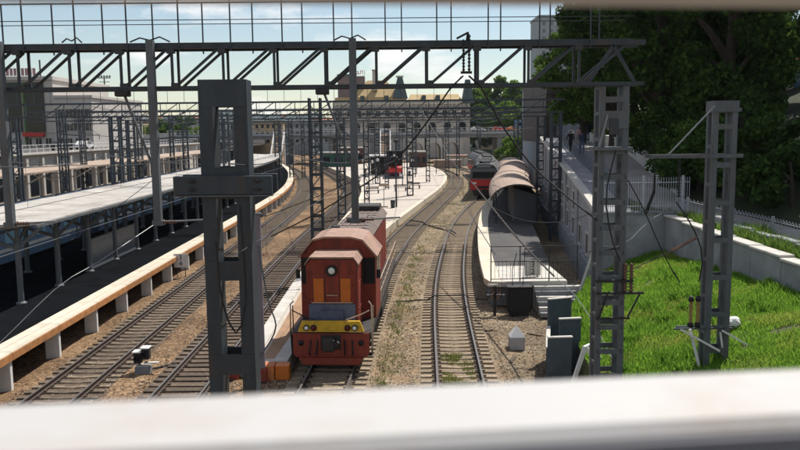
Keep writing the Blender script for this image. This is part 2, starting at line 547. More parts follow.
# ---- ground sheet
def ground_mat():
    m = bpy.data.materials.new('ballast_ground')
    m.use_nodes = True
    nt = m.node_tree
    L = nt.links.new
    b = nt.nodes['Principled BSDF']
    tc = nt.nodes.new('ShaderNodeTexCoord')
    vo = nt.nodes.new('ShaderNodeTexVoronoi')
    vo.inputs['Scale'].default_value = 13
    L(tc.outputs['Object'], vo.inputs['Vector'])
    sepc = nt.nodes.new('ShaderNodeSeparateColor')
    L(vo.outputs['Color'], sepc.inputs['Color'])
    r1 = nt.nodes.new('ShaderNodeValToRGB')
    e = r1.color_ramp.elements
    e[0].position = 0.0; e[0].color = (0.08, 0.05, 0.03, 1)
    e[1].position = 1.0; e[1].color = (0.46, 0.33, 0.205, 1)
    k = e.new(0.5); k.color = (0.255, 0.162, 0.09, 1)
    L(sepc.outputs['Red'], r1.inputs['Fac'])
    r2 = nt.nodes.new('ShaderNodeValToRGB')
    e = r2.color_ramp.elements
    e[0].color = (0.09, 0.078, 0.056, 1)
    e[1].color = (0.54, 0.45, 0.32, 1)
    k = e.new(0.5); k.color = (0.29, 0.24, 0.165, 1)
    L(sepc.outputs['Red'], r2.inputs['Fac'])
    sx = nt.nodes.new('ShaderNodeSeparateXYZ')
    L(tc.outputs['Object'], sx.inputs['Vector'])
    n = nt.nodes.new('ShaderNodeTexNoise')
    n.inputs['Scale'].default_value = 0.35
    n.inputs['Detail'].default_value = 6
    L(tc.outputs['Object'], n.inputs['Vector'])
    ma = nt.nodes.new('ShaderNodeMath'); ma.operation = 'MULTIPLY_ADD'
    ma.inputs[1].default_value = 9.0; ma.inputs[2].default_value = -4.5
    L(n.outputs['Fac'], ma.inputs[0])
    ad = nt.nodes.new('ShaderNodeMath'); ad.operation = 'ADD'
    L(sx.outputs['X'], ad.inputs[0]); L(ma.outputs['Value'], ad.inputs[1])
    mr = nt.nodes.new('ShaderNodeMapRange')
    mr.inputs['From Min'].default_value = -6; mr.inputs['From Max'].default_value = 2.5
    L(ad.outputs['Value'], mr.inputs['Value'])
    mx = nt.nodes.new('ShaderNodeMix'); mx.data_type = 'RGBA'
    L(mr.outputs['Result'], mx.inputs['Factor'])
    L(r1.outputs['Color'], mx.inputs['A']); L(r2.outputs['Color'], mx.inputs['B'])
    # fine trodden dirt where the stones are buried
    n3 = nt.nodes.new('ShaderNodeTexNoise')
    n3.inputs['Scale'].default_value = 0.9; n3.inputs['Detail'].default_value = 9; n3.inputs['Roughness'].default_value = 0.7
    L(tc.outputs['Object'], n3.inputs['Vector'])
    r3 = nt.nodes.new('ShaderNodeValToRGB')
    r3.color_ramp.elements[0].position = 0.48; r3.color_ramp.elements[1].position = 0.62
    r3.color_ramp.elements[0].color = (0, 0, 0, 1); r3.color_ramp.elements[1].color = (0.65, 0.65, 0.65, 1)
    L(n3.outputs['Fac'], r3.inputs['Fac'])
    mx2 = nt.nodes.new('ShaderNodeMix'); mx2.data_type = 'RGBA'
    mx2.inputs['B'].default_value = (0.35, 0.235, 0.135, 1)
    L(r3.outputs['Color'], mx2.inputs['Factor']); L(mx.outputs['Result'], mx2.inputs['A'])
    # oily dark patches
    n4 = nt.nodes.new('ShaderNodeTexNoise')
    n4.inputs['Scale'].default_value = 0.5; n4.inputs['Detail'].default_value = 8
    L(tc.outputs['Generated'], n4.inputs['Vector'])
    n4.inputs['Scale'].default_value = 0.23
    L(tc.outputs['Object'], n4.inputs['Vector'])
    r4 = nt.nodes.new('ShaderNodeValToRGB')
    r4.color_ramp.elements[0].position = 0.35; r4.color_ramp.elements[1].position = 0.6
    r4.color_ramp.elements[0].color = (0.48, 0.45, 0.43, 1); r4.color_ramp.elements[1].color = (0.86, 0.82, 0.79, 1)
    L(n4.outputs['Fac'], r4.inputs['Fac'])
    mm = nt.nodes.new('ShaderNodeMix'); mm.data_type = 'RGBA'; mm.blend_type = 'MULTIPLY'
    mm.inputs['Factor'].default_value = 1
    L(mx2.outputs['Result'], mm.inputs['A']); L(r4.outputs['Color'], mm.inputs['B'])
    L(mm.outputs['Result'], b.inputs['Base Color'])
    b.inputs['Roughness'].default_value = 0.95
    b.inputs['Specular IOR Level'].default_value = 0.15
    bp = nt.nodes.new('ShaderNodeBump')
    bp.inputs['Strength'].default_value = 0.75; bp.inputs['Distance'].default_value = 0.06
    L(vo.outputs['Distance'], bp.inputs['Height']); bp.invert = True
    L(bp.outputs['Normal'], b.inputs['Normal'])
    MATS['ballast'] = m
    return m
ballast_m = ground_mat()
from mathutils import noise as mnoise
def gz(x, y):
    z = -0.225
    if -30 < x < 14 and 8 < y < 140:
        z += 0.05 * mnoise.noise((x * 0.45, y * 0.3, 0)) + 0.03 * mnoise.noise((x * 1.7, y * 1.1, 3))
        # ballast shoulders fall away a little between the tracks
        d = min(abs(x - xat(T, y)) for T in (T1, T2, T3, T4))
        if d < 1.6:
            z = min(z, -0.245)
        else:
            z -= min(0.12, (d - 1.6) * 0.10)
    return z
xs = [-6000, -2500, -1000, -500, -250, -150, -90, -60, -45, -36] + list(np.arange(-30, 14.01, 0.55)) + [18, 25, 40, 70, 120, 250, 500, 1000, 2500, 6000]
ys = [-300, -100, -30, 0, 8] + list(np.arange(12, 60, 0.7)) + list(np.arange(60, 140, 2.0)) + [145, 160, 180, 210, 260, 350, 500, 900, 1800, 4000, 9000]
g = MB()
gv = [(x, y, gz(x, y)) for y in ys for x in xs]
nx = len(xs)
gf = [(j * nx + i, j * nx + i + 1, (j + 1) * nx + i + 1, (j + 1) * nx + i) for j in range(len(ys) - 1) for i in range(nx - 1)]
g.add(gv, gf, smooth=True)
ground = struct(g.build('ground', ballast_m))

# ---- loose ballast stones (too many to count)
def stones(n):
    X = rng.uniform(-13.0, 7.0, n); Y = 21 + 42 * rng.random(n) ** 1.6
    vs = np.zeros((n, 6, 3)); s = rng.uniform(0.02, 0.05, n)
    base = np.array([[1, 0, 0], [-.5, .87, 0], [-.5, -.87, 0], [.4, .5, .8], [-.6, .1, .7], [.3, -.6, .75]])
    a = rng.uniform(0, 6.28, n); c, si = np.cos(a), np.sin(a)
    for k in range(6):
        b = base[k] * rng.uniform(.75, 1.25, (n, 1))
        vs[:, k, 0] = X + s * (b[:, 0] * c - b[:, 1] * si)
        vs[:, k, 1] = Y + s * (b[:, 0] * si + b[:, 1] * c)
        vs[:, k, 2] = s * b[:, 2]
    zz = np.array([gz(x, y) for x, y in zip(X, Y)])
    vs[:, :, 2] += zz[:, None] - 0.004
    fs = []
    for i in range(n):
        o = i * 6
        fs += [(o, o + 1, o + 3), (o + 1, o + 4, o + 3), (o + 1, o + 2, o + 4), (o + 2, o + 5, o + 4), (o + 2, o, o + 5), (o, o + 3, o + 5), (o + 3, o + 4, o + 5)]
    me = bpy.data.meshes.new('gravel')
    me.from_pydata(vs.reshape(-1, 3).tolist(), [], fs)
    m = bpy.data.materials.new('loose_stone')
    m.use_nodes = True
    nt = m.node_tree
    ge = nt.nodes.new('ShaderNodeNewGeometry')
    rp = nt.nodes.new('ShaderNodeValToRGB')
    e = rp.color_ramp.elements
    e[0].color = (0.09, 0.06, 0.04, 1); e[1].color = (0.46, 0.38, 0.29, 1)
    k = e.new(0.45); k.color = (0.24, 0.16, 0.10, 1)
    nt.links.new(ge.outputs['Random Per Island'], rp.inputs['Fac'])
    nt.links.new(rp.outputs['Color'], nt.nodes['Principled BSDF'].inputs['Base Color'])
    nt.nodes['Principled BSDF'].inputs['Roughness'].default_value = 0.95
    me.materials.append(m)
    o = bpy.data.objects.new('gravel', me)
    COL.objects.link(o)
    tag(o, 'loose brown ballast stones strewn over the ground round the tracks', 'gravel', kind='stuff')
stones(30000)

# ---- railway tracks
def sleeper_mesh(m, conc_type):
    b = MB()
    hw = 1.36
    if conc_type:
        prof = [(-hw, 0.0), (-0.55, 0.0), (0, -0.03), (0.55, 0.0), (hw, 0.0)]
        vs = []
        for x, dz in prof:
            vs += [(x, -0.14, -0.33), (x, 0.14, -0.33), (x, 0.10, -0.17 + dz), (x, -0.10, -0.17 + dz)]
        fs = []
        for i in range(4):
            o = i * 4
            fs += [(o + 1, o + 2, o + 6, o + 5), (o + 2, o + 3, o + 7, o + 6), (o + 3, o, o + 4, o + 7)]
        fs += [(0, 1, 2, 3), (16, 17, 18, 19)]
        b.add(vs, fs)
    else:
        b.box(-hw, hw, -0.125, 0.125, -0.33, -0.175)
    b.mat(1)
    for x in (-0.795, 0.795):
        for s in (-1, 1):
            b.box(x + s * 0.13 - 0.05, x + s * 0.13 + 0.05, -0.06, 0.06, -0.176, -0.13)
    return b.mesh('sleeper', [m, rail_m])

NEAR_Y = 60.0
def make_track(pts, path, label, m, ctype, y0=14.0):
    root = thing('railway_track', (pts[1][0], pts[1][1], 0), label, 'railway track', group='tracks fanning into the station')
    i0 = next(i for i, p in enumerate(path) if p.y >= y0)
    prof = [(-0.036, 0.0), (0.036, 0.0), (0.036, -0.045), (0.011, -0.055), (0.011, -0.135), (0.072, -0.155), (0.072, -0.172), (-0.072, -0.172), (-0.072, -0.155), (-0.011, -0.135), (-0.011, -0.055), (-0.036, -0.045)]
    for sgn in (-1, 1):
        b = MB()
        rings = []
        idx = [i for i in range(i0, len(path)) if path[i].y < 64 or i % 4 == 0]
        for i in idx:
            nrm, _ = side(path, i)
            c = path[i] + nrm * (sgn * 0.795)
            rings.append([(c.x + nrm.x * u, c.y + nrm.y * u, z) for u, z in prof])
        b.sweep(rings)
        n = len(prof)
        for q in range(len(rings) - 1):
            b.m[q * n] = 1
        b.build('rail', [rail_m, railtop_m], root, world=True)
    sm_ = mat('oily_ballast', (0.15, 0.105, 0.07), .95, .6, 9, stain=(0.045, 0.035, 0.028), stain_amt=.9, stain_scale=.7, bump=.7, bscale=16) if label.startswith(('leftmost', 'railway track with dark')) else mat('dusty_ballast', (0.31, 0.235, 0.15), .95, .55, 9, stain=(0.10, 0.08, 0.05), stain_amt=.9, stain_scale=.7, bump=.7, bscale=16)
    rings = []
    for i in idx[::2]:
        nrm, _ = side(path, i)
        c = path[i]
        rings.append([(c.x + nrm.x * u, c.y + nrm.y * u, z) for u, z in ((-1.45, -.236), (-.7, -.222), (0, -.228), (.7, -.222), (1.45, -.236), (1.43, -.30), (-1.43, -.30))])
    MB().sweep(rings).build('stained_ballast_bed', sm_, root, world=True)
    me = sleeper_mesh(m, ctype)
    sp = crom(pts, 0.56)
    far = MB()
    for i, p in enumerate(sp):
        if p.y < 21.5:
            continue
        nrm, d = side(sp, i)
        jit = random.uniform(-0.03, 0.03)
        if p.y < NEAR_Y:
            o = bpy.data.objects.new('sleeper', me)
            COL.objects.link(o)
            o.parent = root
            o.location = (p.x - root.location.x, p.y - root.location.y, random.uniform(-0.008, 0.008))
            o.rotation_euler = (0, 0, -math.atan2(d.x, d.y) + jit)
        elif p.y < 215:
            a = p + nrm * 1.36; c = p - nrm * 1.36
            far.bar((a.x, a.y, -0.255), (c.x, c.y, -0.255), 0.24, 0.15)
    fo = far.build('sleepers_beyond', m, root, world=True)
    fo['kind'] = 'stuff'
    return root
make_track(T1P, T1, 'leftmost railway track with brownish concrete sleepers beside the orange-edged platform', mat('sleeper_brown_concrete', (0.235, 0.18, 0.125), 0.9, 0.45, 7, rnd=0.35, stain=(0.06, 0.042, 0.03), stain_amt=0.9, stain_scale=2.0, bump=0.3, bscale=40), True)
make_track(T2P, T2, 'railway track with dark worn sleepers running behind the big grey steel mast', wood_sl, False)
make_track(T3P, T3, 'railway track carrying the red shunting locomotive', concrete_sl, True)
make_track(T4P, T4, 'rightmost railway track with pale sleepers curving to the red train', concrete_sl, True)

# ---- left platform with its orange fascia
def off(path, i, d, z):
    nrm, _ = side(path, i)
    p = path[i] + nrm * d
    return (p.x, p.y, z)
def strip(path, d0, d1, z0, z1, ya, yb, stepi=4):
    """solid band beside a path between two offsets"""
    rings = []
    ii = [i for i in range(len(path)) if ya <= path[i].y <= yb]
    ii = ii[::stepi] + ([ii[-1]] if (len(ii) - 1) % stepi else [])
    for i in ii:
        rings.append([off(path, i, d0, z0), off(path, i, d1, z0), off(path, i, d1, z1), off(path, i, d0, z1)])
    return MB().sweep(rings)

P1 = thing('station_platform', (-16, 30, -0.3), 'asphalt platform with shade-dark deck colour, cream edge and orange fascia on white posts, left', 'platform')
strip(T1, -10.8, -2.92, 0.85, 1.095, 14, 240).build('deck', asphalt_shade, P1, world=True)
strip(T1, -9.0, -5.2, -0.3, 0.847, 14, 240).build('base_wall', conc_dark, P1, world=True)
slab_me = MB().bbox(-0.46, 0.46, 0.008, 3.992, -0.14, 0.14, 0.02).mesh('edge_slab', conc_cream)
fas_me = MB().box(-0.02, 0.02, 0.01, 3.99, -0.13, 0.125).mesh('fascia', orange_paint)
fas2_me = MB().box(-0.03, 0.03, 0.0, 4.0, -0.05, 0.05).mesh('fascia_lip', loco_red2)
post_me = MB().bbox(-0.28, 0.28, -0.09, 0.09, 0, 1.15, 0.012).mesh('support_post', white_paint)
y = 14.5
while y < 77:
    for nm, me, loc in (('edge_slab', slab_me, (-13.76, y, 0.965)), ('fascia', fas_me, (-13.275, y, 0.93)), ('support_post', post_me, (-13.62, y, -0.33))):
        o = bpy.data.objects.new(nm, me)
        COL.objects.link(o)
        o.parent = P1
        o.location = Vector(loc) - P1.location
    y += 4
strip(T1, -2.92, -2.0, 0.82, 1.10, 77.6, 240).build('edge_strip', conc_cream, P1, world=True)
strip(T1, -2.0, -1.96, 0.80, 1.06, 77.6, 240).build('fascia', orange_paint, P1, world=True)
for k in range(20):
    yy = 78.5 + k * 4
    i = next(i for i, p in enumerate(T1) if p.y >= yy)
    nrm, d = side(T1, i)
    c = T1[i] - nrm * 2.3
    MB().bar((c.x - nrm.x * .28, c.y - nrm.y * .28, 0.25), (c.x + nrm.x * .28, c.y + nrm.y * .28, 0.25), 0.18, 1.12).build('support_post', white_paint, P1, world=True)

# ---- canopy over the left platform
CAN = thing('platform_canopy', (-17, 34, 1.1), 'long pale flat canopy roof on grey columns over the left platform', 'canopy')
can_path = [p for p in T1]
yy = 33.0
seg = 4.0
while yy < 143:
    ya, yb = yy, min(yy + seg - 0.05, 146)
    ii = [i for i in range(len(T1)) if ya - 0.3 <= T1[i].y <= yb + 0.3]
    rings = []
    for Yv in np.linspace(ya, yb, 4):
        i = min(range(len(T1)), key=lambda q: abs(T1[q].y - Yv))
        nrm, d = side(T1, i)
        c = Vector((xat(T1, Yv), Yv, 0))
        ring = []
        cut = 1.6 if yy < 34 and Yv == ya else 0
        for dd, zz in ((-9.9 + cut, 4.62), (-7.0, 4.42), (-4.1 - cut, 4.66), (-4.1 - cut, 4.78), (-7.0, 4.56), (-9.9 + cut, 4.74)):
            p = c + nrm * dd
            ring.append((p.x, p.y, zz + 0.015 * random.uniform(-1, 1)))
        rings.append(ring)
    MB().sweep(rings).build('roof_panel', roof_white, CAN, world=True)
    yy += seg
strip(T1, -4.12, -4.0, 4.60, 4.72, 33.5, 144).build('gutter', steel_l, CAN, world=True)
col_me = MB()
col_me.tube([(0, 0, 0), (0, 0, 3.0)], 0.13, 10)
col_me.bar((0, 0, 2.5), (1.1, 0, 3.45), 0.10, 0.14).bar((0, 0, 2.5), (-2.6, 0, 3.3), 0.10, 0.14)
col_me.bar((0, 0, 2.7), (0, 0.9, 3.36), 0.08).bar((0, 0, 2.7), (0, -0.9, 3.36), 0.08).bar((0, 0, 2.9), (0, 0, 3.42), 0.14)
col_me.lathe([(0.24, 0.0), (0.24, 0.05), (0.16, 0.12)], n=10)
col_me = col_me.mesh('column', steel_l)
yy = 34.3
while yy < 142:
    for dd in (-5.3, -8.7):
        i = min(range(len(T1)), key=lambda q: abs(T1[q].y - yy))
        nrm, d = side(T1, i)
        p = Vector((xat(T1, yy), yy, 1.095)) + nrm * dd
        o = bpy.data.objects.new('column', col_me)
        COL.objects.link(o)
        o.parent = CAN
        o.location = p - CAN.location
        o.rotation_euler = (0, 0, -math.atan2(d.x, d.y) + (math.pi if dd < -6 else 0))
    yy += 4.0

# glazed wind screens between the front columns
for k, (ya, yb) in enumerate(((42.5, 46.1), (46.5, 50.1))):
    s = thing('wind_screen', (-16.6, ya, 1.1), ('grey glazed wind screen between canopy columns, nearer of the pair', 'grey glazed wind screen between canopy columns, farther of the pair')[k], 'wind screen', group='wind screens on the left platform')
    MB().box(-0.008, 0.008, 0.05, yb - ya - 0.05, 0.12, 1.75).build('pane', glass_scr, s)
    f = MB()
    for z in (0.08, 1.75):
        f.box(-0.03, 0.03, 0, yb - ya, z - 0.03, z + 0.03)
    f.box(-0.03, 0.03, 0, 0.05, 0, 1.72).box(-0.03, 0.03, yb - ya - 0.05, yb - ya, 0, 1.72)
    f.build('frame', steel, s)

# ---- low middle platform
def band(fl, fr, z0, z1, ya, yb, n):
    rings = []
    for Yv in np.linspace(ya, yb, n):
        a, b2 = fl(Yv), fr(Yv)
        rings.append([(a, Yv, z0), (b2, Yv, z0), (b2, Yv, z1), (a, Yv, z1)])
    return MB().sweep(rings)
L2 = lambda Y: xat(T2, Y) + 1.62 + max(0, (Y - 130)) * 0.004
R3 = lambda Y: xat(T3, Y) - 1.6
P2 = thing('station_platform', (-4.5, 27.4, -0.25), 'low sunlit concrete platform widening between the locomotive and the inner tracks', 'platform')
band(lambda Y: L2(Y) + 0.55, lambda Y: R3(Y) - 0.5, -0.25, 0.30, 27.6, 204, 90).build('deck', paving, P2, world=True)
yy = 27.6
while yy < 200:
    yb = min(yy + (3.0 if yy < 60 else 12), 204)
    band(L2, lambda Y: L2(Y) + 0.545, -0.25, 0.335, yy, yb - 0.02, 4).build('edge_slab', conc if yy < 45 else conc_cream, P2, world=True)
    band(lambda Y: R3(Y) - 0.495, R3, -0.25, 0.335, yy, yb - 0.02, 4).build('edge_slab', conc if yy < 45 else conc_cream, P2, world=True)
    yy = yb
band(lambda Y: L2(Y) + 0.75, lambda Y: R3(Y) - 0.55, 0.30, 0.306, 28.0, 40, 20).build('worn_strip', mat('worn_brown_paving', (0.36, 0.22, 0.13), 0.9, 0.3, 1.0), P2, world=True)
MB().bbox(-5.1, -4.28, 27.05, 27.58, -0.25, 0.30, 0.02).build('end_block', mat('end_block_orange', (0.62, 0.20, 0.06), 0.7, 0.3, 3, stain=(0.2, 0.08, 0.04), stain_amt=0.6), P2, world=True)
MB().bbox(-4.26, -3.75, 27.12, 27.58, -0.25, 0.28, 0.02).build('end_block', loco_or, P2, world=True)
MB().bbox(-6.05, -5.6, 27.2, 27.7, -0.25, 0.32, 0.02).build('end_block', loco_red2, P2, world=True)

# ---- right platform
P4 = thing('station_platform', (6.5, 38, -0.25), 'narrow right platform with cream edge curving to the barrel canopy', 'platform')
L4 = lambda Y: xat(T4, Y) + 1.75
R4 = lambda Y: min(8.7 + max(0, Y - 42) * 0.13, xat(WALL, Y) - 0.35) if Y >= 42 else 8.7
band(lambda Y: L4(Y) + 0.82, R4, 0.85, 1.095, 42.5, 160, 60).build('deck', asphalt, P4, world=True)
band(lambda Y: L4(Y) + 0.3, lambda Y: R4(Y) - 0.2, -0.25, 0.847, 38.6, 160, 60).build('base_wall', conc_dark, P4, world=True)
band(lambda Y: L4(Y) + 0.82, lambda Y: 8.7, 0.85, 1.099, 38.0, 42.48, 6).build('end_paving', conc, P4, world=True)
yy = 38.0
while yy < 160:
    yb = min(yy + (3.0 if yy < 80 else 10), 160)
    b = band(L4, lambda Y: L4(Y) + 0.80, 0.80, 1.105, yy, yb - 0.015, 4)
    if yy < 39:
        b.v = [(x + (0.25 if yv < 38.5 and x < xat(T4, yv) + 2 else 0), yv, z) for x, yv, z in b.v]
    b.build('edge_slab', conc_cream, P4, world=True)
    yy = yb
for k in range(6):                                   # steps down from the platform end
    MB().box(7.0, 9.35, 37.98 - 0.33 * (k + 1), 37.97 - 0.33 * k, -0.25, 1.09 - 0.19 * (k + 1) + 0.0).build('step', conc_dark if k % 2 else conc, P4, world=True)

# platform end railing
rl = thing('platform_railing', (7, 38.1, 1.1), 'thin dark metal railing across the near end of the right platform', 'railing')
b = MB()
for z in (1.75, 1.0, 0.12):
    b.bar((-2.1, 0, z), (2.2, 0, z), 0.035)
b.build('rails', dark_iron, rl)
b = MB()
for k in range(23):
    b.bar((-2.1 + k * 0.195, 0, 0.12), (-2.1 + k * 0.195, 0, 1.0), 0.016)
b.build('balusters', dark_iron, rl)
for x in (-2.1, -0.65, 0.8, 2.2):
    MB().bar((x, 0, 0), (x, 0, 1.78), 0.05).build('post', dark_iron, rl)

# ---- barrel canopy over the right platform
BC = thing('barrel_canopy', (8.8, 54, 1.1), 'brown curved barrel canopy over the right platform beside the red train', 'canopy')
prof_b = []
for k in range(13):
    a = math.pi * (0.98 - 0.86 * k / 12)
    prof_b.append((2.05 * math.cos(a), 1.25 * math.sin(a)))
def bc_x(Yv):
    return xat(T4, Yv) + lerp_tab([(54, 5.1), (62, 4.9), (80, 4.3), (100, 3.75), (130, 3.7)], Yv)
def bc_ring(Yv, dz=0.0, grow=0.0):
    c = bc_x(Yv)
    lo = [(c + u * (1 + grow), Yv, 2.95 + w * (1 + grow) + dz) for u, w in prof_b]
    hi = [(c + u * (1.035 + grow), Yv, 2.95 + w * (1.05 + grow) + dz) for u, w in prof_b]
    return lo + hi[::-1]
yy = 61.5
while yy < 124:
    yb = yy + 3.0
    MB().sweep([bc_ring(v) for v in np.linspace(yy, yb - 0.03, 4)], smooth=False).build('roof_panel', barrel_m, BC, world=True)
    yy = yb
for Yv in (61.4, 82.4, 103.4):
    MB().sweep([bc_ring(Yv, 0.0, 0.03), bc_ring(Yv + 0.22, 0.0, 0.03)]).build('arch_rib', dark_iron, BC, world=True)
for k in range(10):
    Yv = 62.5 + 6 * k
    c = bc_x(Yv)
    MB().tube([(c - 1.7, Yv, 1.095), (c - 1.7, Yv, 3.75)], 0.07, 8).build('column', steel, BC, world=True)
    MB().tube([(c + 1.6, Yv, 1.095), (c + 1.6, Yv, 3.9)], 0.07, 8).build('column', steel, BC, world=True)
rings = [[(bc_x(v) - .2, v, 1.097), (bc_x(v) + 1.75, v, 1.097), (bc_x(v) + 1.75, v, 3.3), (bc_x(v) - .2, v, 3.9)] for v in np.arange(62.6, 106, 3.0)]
MB().sweep(rings).build('canopy_shade_block', mat('canopy_shade_dark', (0.08, 0.082, 0.088), .7, .3, 1), BC, world=True)  # added dark block in place of the shade under the canopy

# ---- tall retaining wall with window niches, ledge on top
RW = thing('retaining_wall', (10.6, 40, -0.3), 'tall pale plastered wall with window niches below the walkway', 'wall')
rings = []
for p in WALL:
    z = lerp_tab(LEDGE_Z, p.y)
    rings.append([(p.x, p.y, -0.4), (p.x + 1.9, p.y, -0.4), (p.x + 1.9, p.y, z), (p.x, p.y, z)])
MB().sweep(rings).build('wall_face', plaster, RW, world=True)
rings = []
for p in WALL:
    z = lerp_tab(LEDGE_Z, p.y)
    rings.append([(p.x - 0.18, p.y, z + 0.003), (p.x + 0.3, p.y, z + 0.003), (p.x + 0.3, p.y, z + 0.22), (p.x - 0.18, p.y, z + 0.22)])
MB().sweep(rings).build('coping', conc, RW, world=True)
def on_wall(Y):
    x = xat(WALL, Y)
    return x
for k in range(11):
    Yv = 43.0 + k * 4.2
    for row in ((1.5, 2.75), (3.2, 4.5)):
        if row[1] > lerp_tab(LEDGE_Z, Yv) - 0.5:
            continue
        a = Vector((on_wall(Yv) - 0.012, Yv, 0)); c = Vector((on_wall(Yv + 1.3) - 0.012, Yv + 1.3, 0))
        w = MB()
        w.bar((a.x, a.y, (row[0] + row[1]) / 2), (c.x, c.y, (row[0] + row[1]) / 2), 0.05, row[1] - row[0])
        wo = w.build('window', glass_dk, RW, world=True)
        fr = MB()
        for z in (row[0], row[1]):
            fr.bar((a.x - 0.02, a.y - .06, z), (c.x - 0.02, c.y + .06, z), 0.12, 0.09)
        for q in (a, c):
            fr.bar((q.x - 0.02, q.y, row[0] + .045), (q.x - 0.02, q.y, row[1] - .045), 0.09, 0.09)
        fo = fr.build('frame', conc, RW, world=True)
for k in range(7):                                   # pilasters
    Yv = 41.2 + 8.4 * k
    z = lerp_tab(LEDGE_Z, Yv)
    MB().box(on_wall(Yv) - 0.14, on_wall(Yv) + 0.1, Yv - 0.3, Yv + 0.3, -0.3, z - 0.02).build('pilaster', plaster, RW, world=True)
# plinth
rings = [[(p.x - 0.22, p.y, -0.4), (p.x + 0.05, p.y, -0.4), (p.x + 0.05, p.y, 1.35), (p.x - 0.22, p.y, 1.25)] for p in WALL]
MB().sweep(rings).build('plinth', conc_dark, RW, world=True)

# ---- grass slope, low walls and walkway on the right
SL = [(8, 6.1), (14, 6.2), (24, 6.4), (29, 6.9), (33, 7.7), (37, 9.2), (39.7, 10.7)]
def slope_z(x, y):
    xl = lerp_tab(SL, y)
    t = max(0.0, min(1.0, (x - xl) / (14.1 - xl)))
    return 0.75 + (1.45 + 0.052 * (39.5 - y)) * t + 0.2 * math.sin(t * math.pi) + 0.10 * mnoise.noise((x * 0.5, y * 0.5, 1)) + 0.015 * (y - 25) * (1 - t)
def dirt_mat():
    return mat('soil_and_moss', (0.09, 0.10, 0.035), 0.95, 0.5, 1.5, stain=(0.12, 0.09, 0.05), stain_amt=0.6, stain_scale=0.8, bump=0.4, bscale=12)
soil = dirt_mat()
b = MB()
ysl = list(np.arange(8, 39.71, 0.8)) + [39.7]
NX = 22
vs = []
for yv in ysl:
    xl = lerp_tab(SL, yv)
    vs.append((xl, yv, -0.4))
    for k in range(NX):
        x = xl + (14.1 - xl) * k / (NX - 1)
        vs.append((x, yv, slope_z(x, yv)))
n = NX + 1
fs = [(j * n + i, j * n + i + 1, (j + 1) * n + i + 1, (j + 1) * n + i) for j in range(len(ysl) - 1) for i in range(n - 1)]
b.add(vs, fs, True)
slope = struct(b.build('grass_slope', soil))

def blades(name, fn, n, h0, h1, w, m, label, lean=0.45):
    """fn(n) -> X, Y, Z arrays"""
    X, Y, Z = fn(n)
    n = len(X)
    h = rng.uniform(h0, h1, n) * np.array([1 + .6 * mnoise.noise((x * .8, y * .8, 12)) for x, y in zip(X, Y)]); a = rng.uniform(0, 6.28, n)
    lx = rng.normal(0, lean, n) * h; ly = rng.normal(0, lean, n) * h
    ww = w * rng.uniform(0.6, 1.3, n)
    v = np.zeros((n, 5, 3))
    v[:, 0] = np.stack([X - np.cos(a) * ww, Y - np.sin(a) * ww, Z - 0.02], 1)
    v[:, 1] = np.stack([X + np.cos(a) * ww, Y + np.sin(a) * ww, Z - 0.02], 1)
    v[:, 2] = np.stack([X + lx * .4 + np.cos(a) * ww * .8, Y + ly * .4 + np.sin(a) * ww * .8, Z + h * .6], 1)
    v[:, 3] = np.stack([X + lx * .4 - np.cos(a) * ww * .8, Y + ly * .4 - np.sin(a) * ww * .8, Z + h * .6], 1)
    v[:, 4] = np.stack([X + lx, Y + ly, Z + h], 1)
    me = bpy.data.meshes.new(name)
    idx = np.arange(n) * 5
    quads = np.stack([idx, idx + 1, idx + 2, idx + 3], 1)
    tris = np.stack([idx + 3, idx + 2, idx + 4], 1)
    me.from_pydata(v.reshape(-1, 3).tolist(), [], quads.tolist() + tris.tolist())
    me.materials.append(m)
    o = bpy.data.objects.new(name, me)
    COL.objects.link(o)
    tag(o, label, 'grass', kind='stuff')
    return o
grass_m = leaf_mat('grass_blade', (0.19, 0.36, 0.04), (0.08, 0.19, 0.025), 0.5, dry=(0.29, 0.32, 0.075))
weed_m = leaf_mat('weed_leaf', (0.20, 0.22, 0.06), (0.09, 0.12, 0.03), 0.35)
def on_slope(n):
    Y = rng.uniform(19, 39.6, n)
    xl = np.array([lerp_tab(SL, y) for y in Y])
    X = xl + (14.0 - xl) * rng.random(n)
    keep = np.array([mnoise.noise((x * 1.3, y * 1.3, 5)) for x, y in zip(X, Y)]) > -0.42
    X, Y = X[keep], Y[keep]
    Z = np.array([slope_z(x, y) for x, y in zip(X, Y)])
    return X, Y, Z
blades('grass', on_slope, 120000, 0.07, 0.20, 0.011, grass_m, 'bright green grass covering the slope at the lower right')
def tufts(n):
    c = []
    for k in range(60):
        yv = 19 + rng.random() * 20
        xl = lerp_tab(SL, yv)
        c.append((xl + (14 - xl) * rng.random(), yv, rng.uniform(.2, .6)))
    i = rng.integers(0, len(c), n)
    c = np.array(c)
    r = np.abs(rng.normal(0, 1, n)) * c[i, 2]; a = rng.uniform(0, 6.28, n)
    X = c[i, 0] + r * np.cos(a); Y = c[i, 1] + r * np.sin(a)
    ok = (X < 13.9) & (Y < 39.6) & (Y > 15)
    X, Y = X[ok], Y[ok]
    ok = np.array([x > lerp_tab(SL, y) for x, y in zip(X, Y)])
    X, Y = X[ok], Y[ok]
    return X, Y, np.array([slope_z(x, y) for x, y in zip(X, Y)])
blades('tall_grass', tufts, 14000, 0.2, 0.42, 0.018, leaf_mat('grass_tall', (0.17, 0.33, 0.04), (0.06, 0.15, 0.02), 0.45), 'taller dark green tufts standing in the slope grass', 0.35)

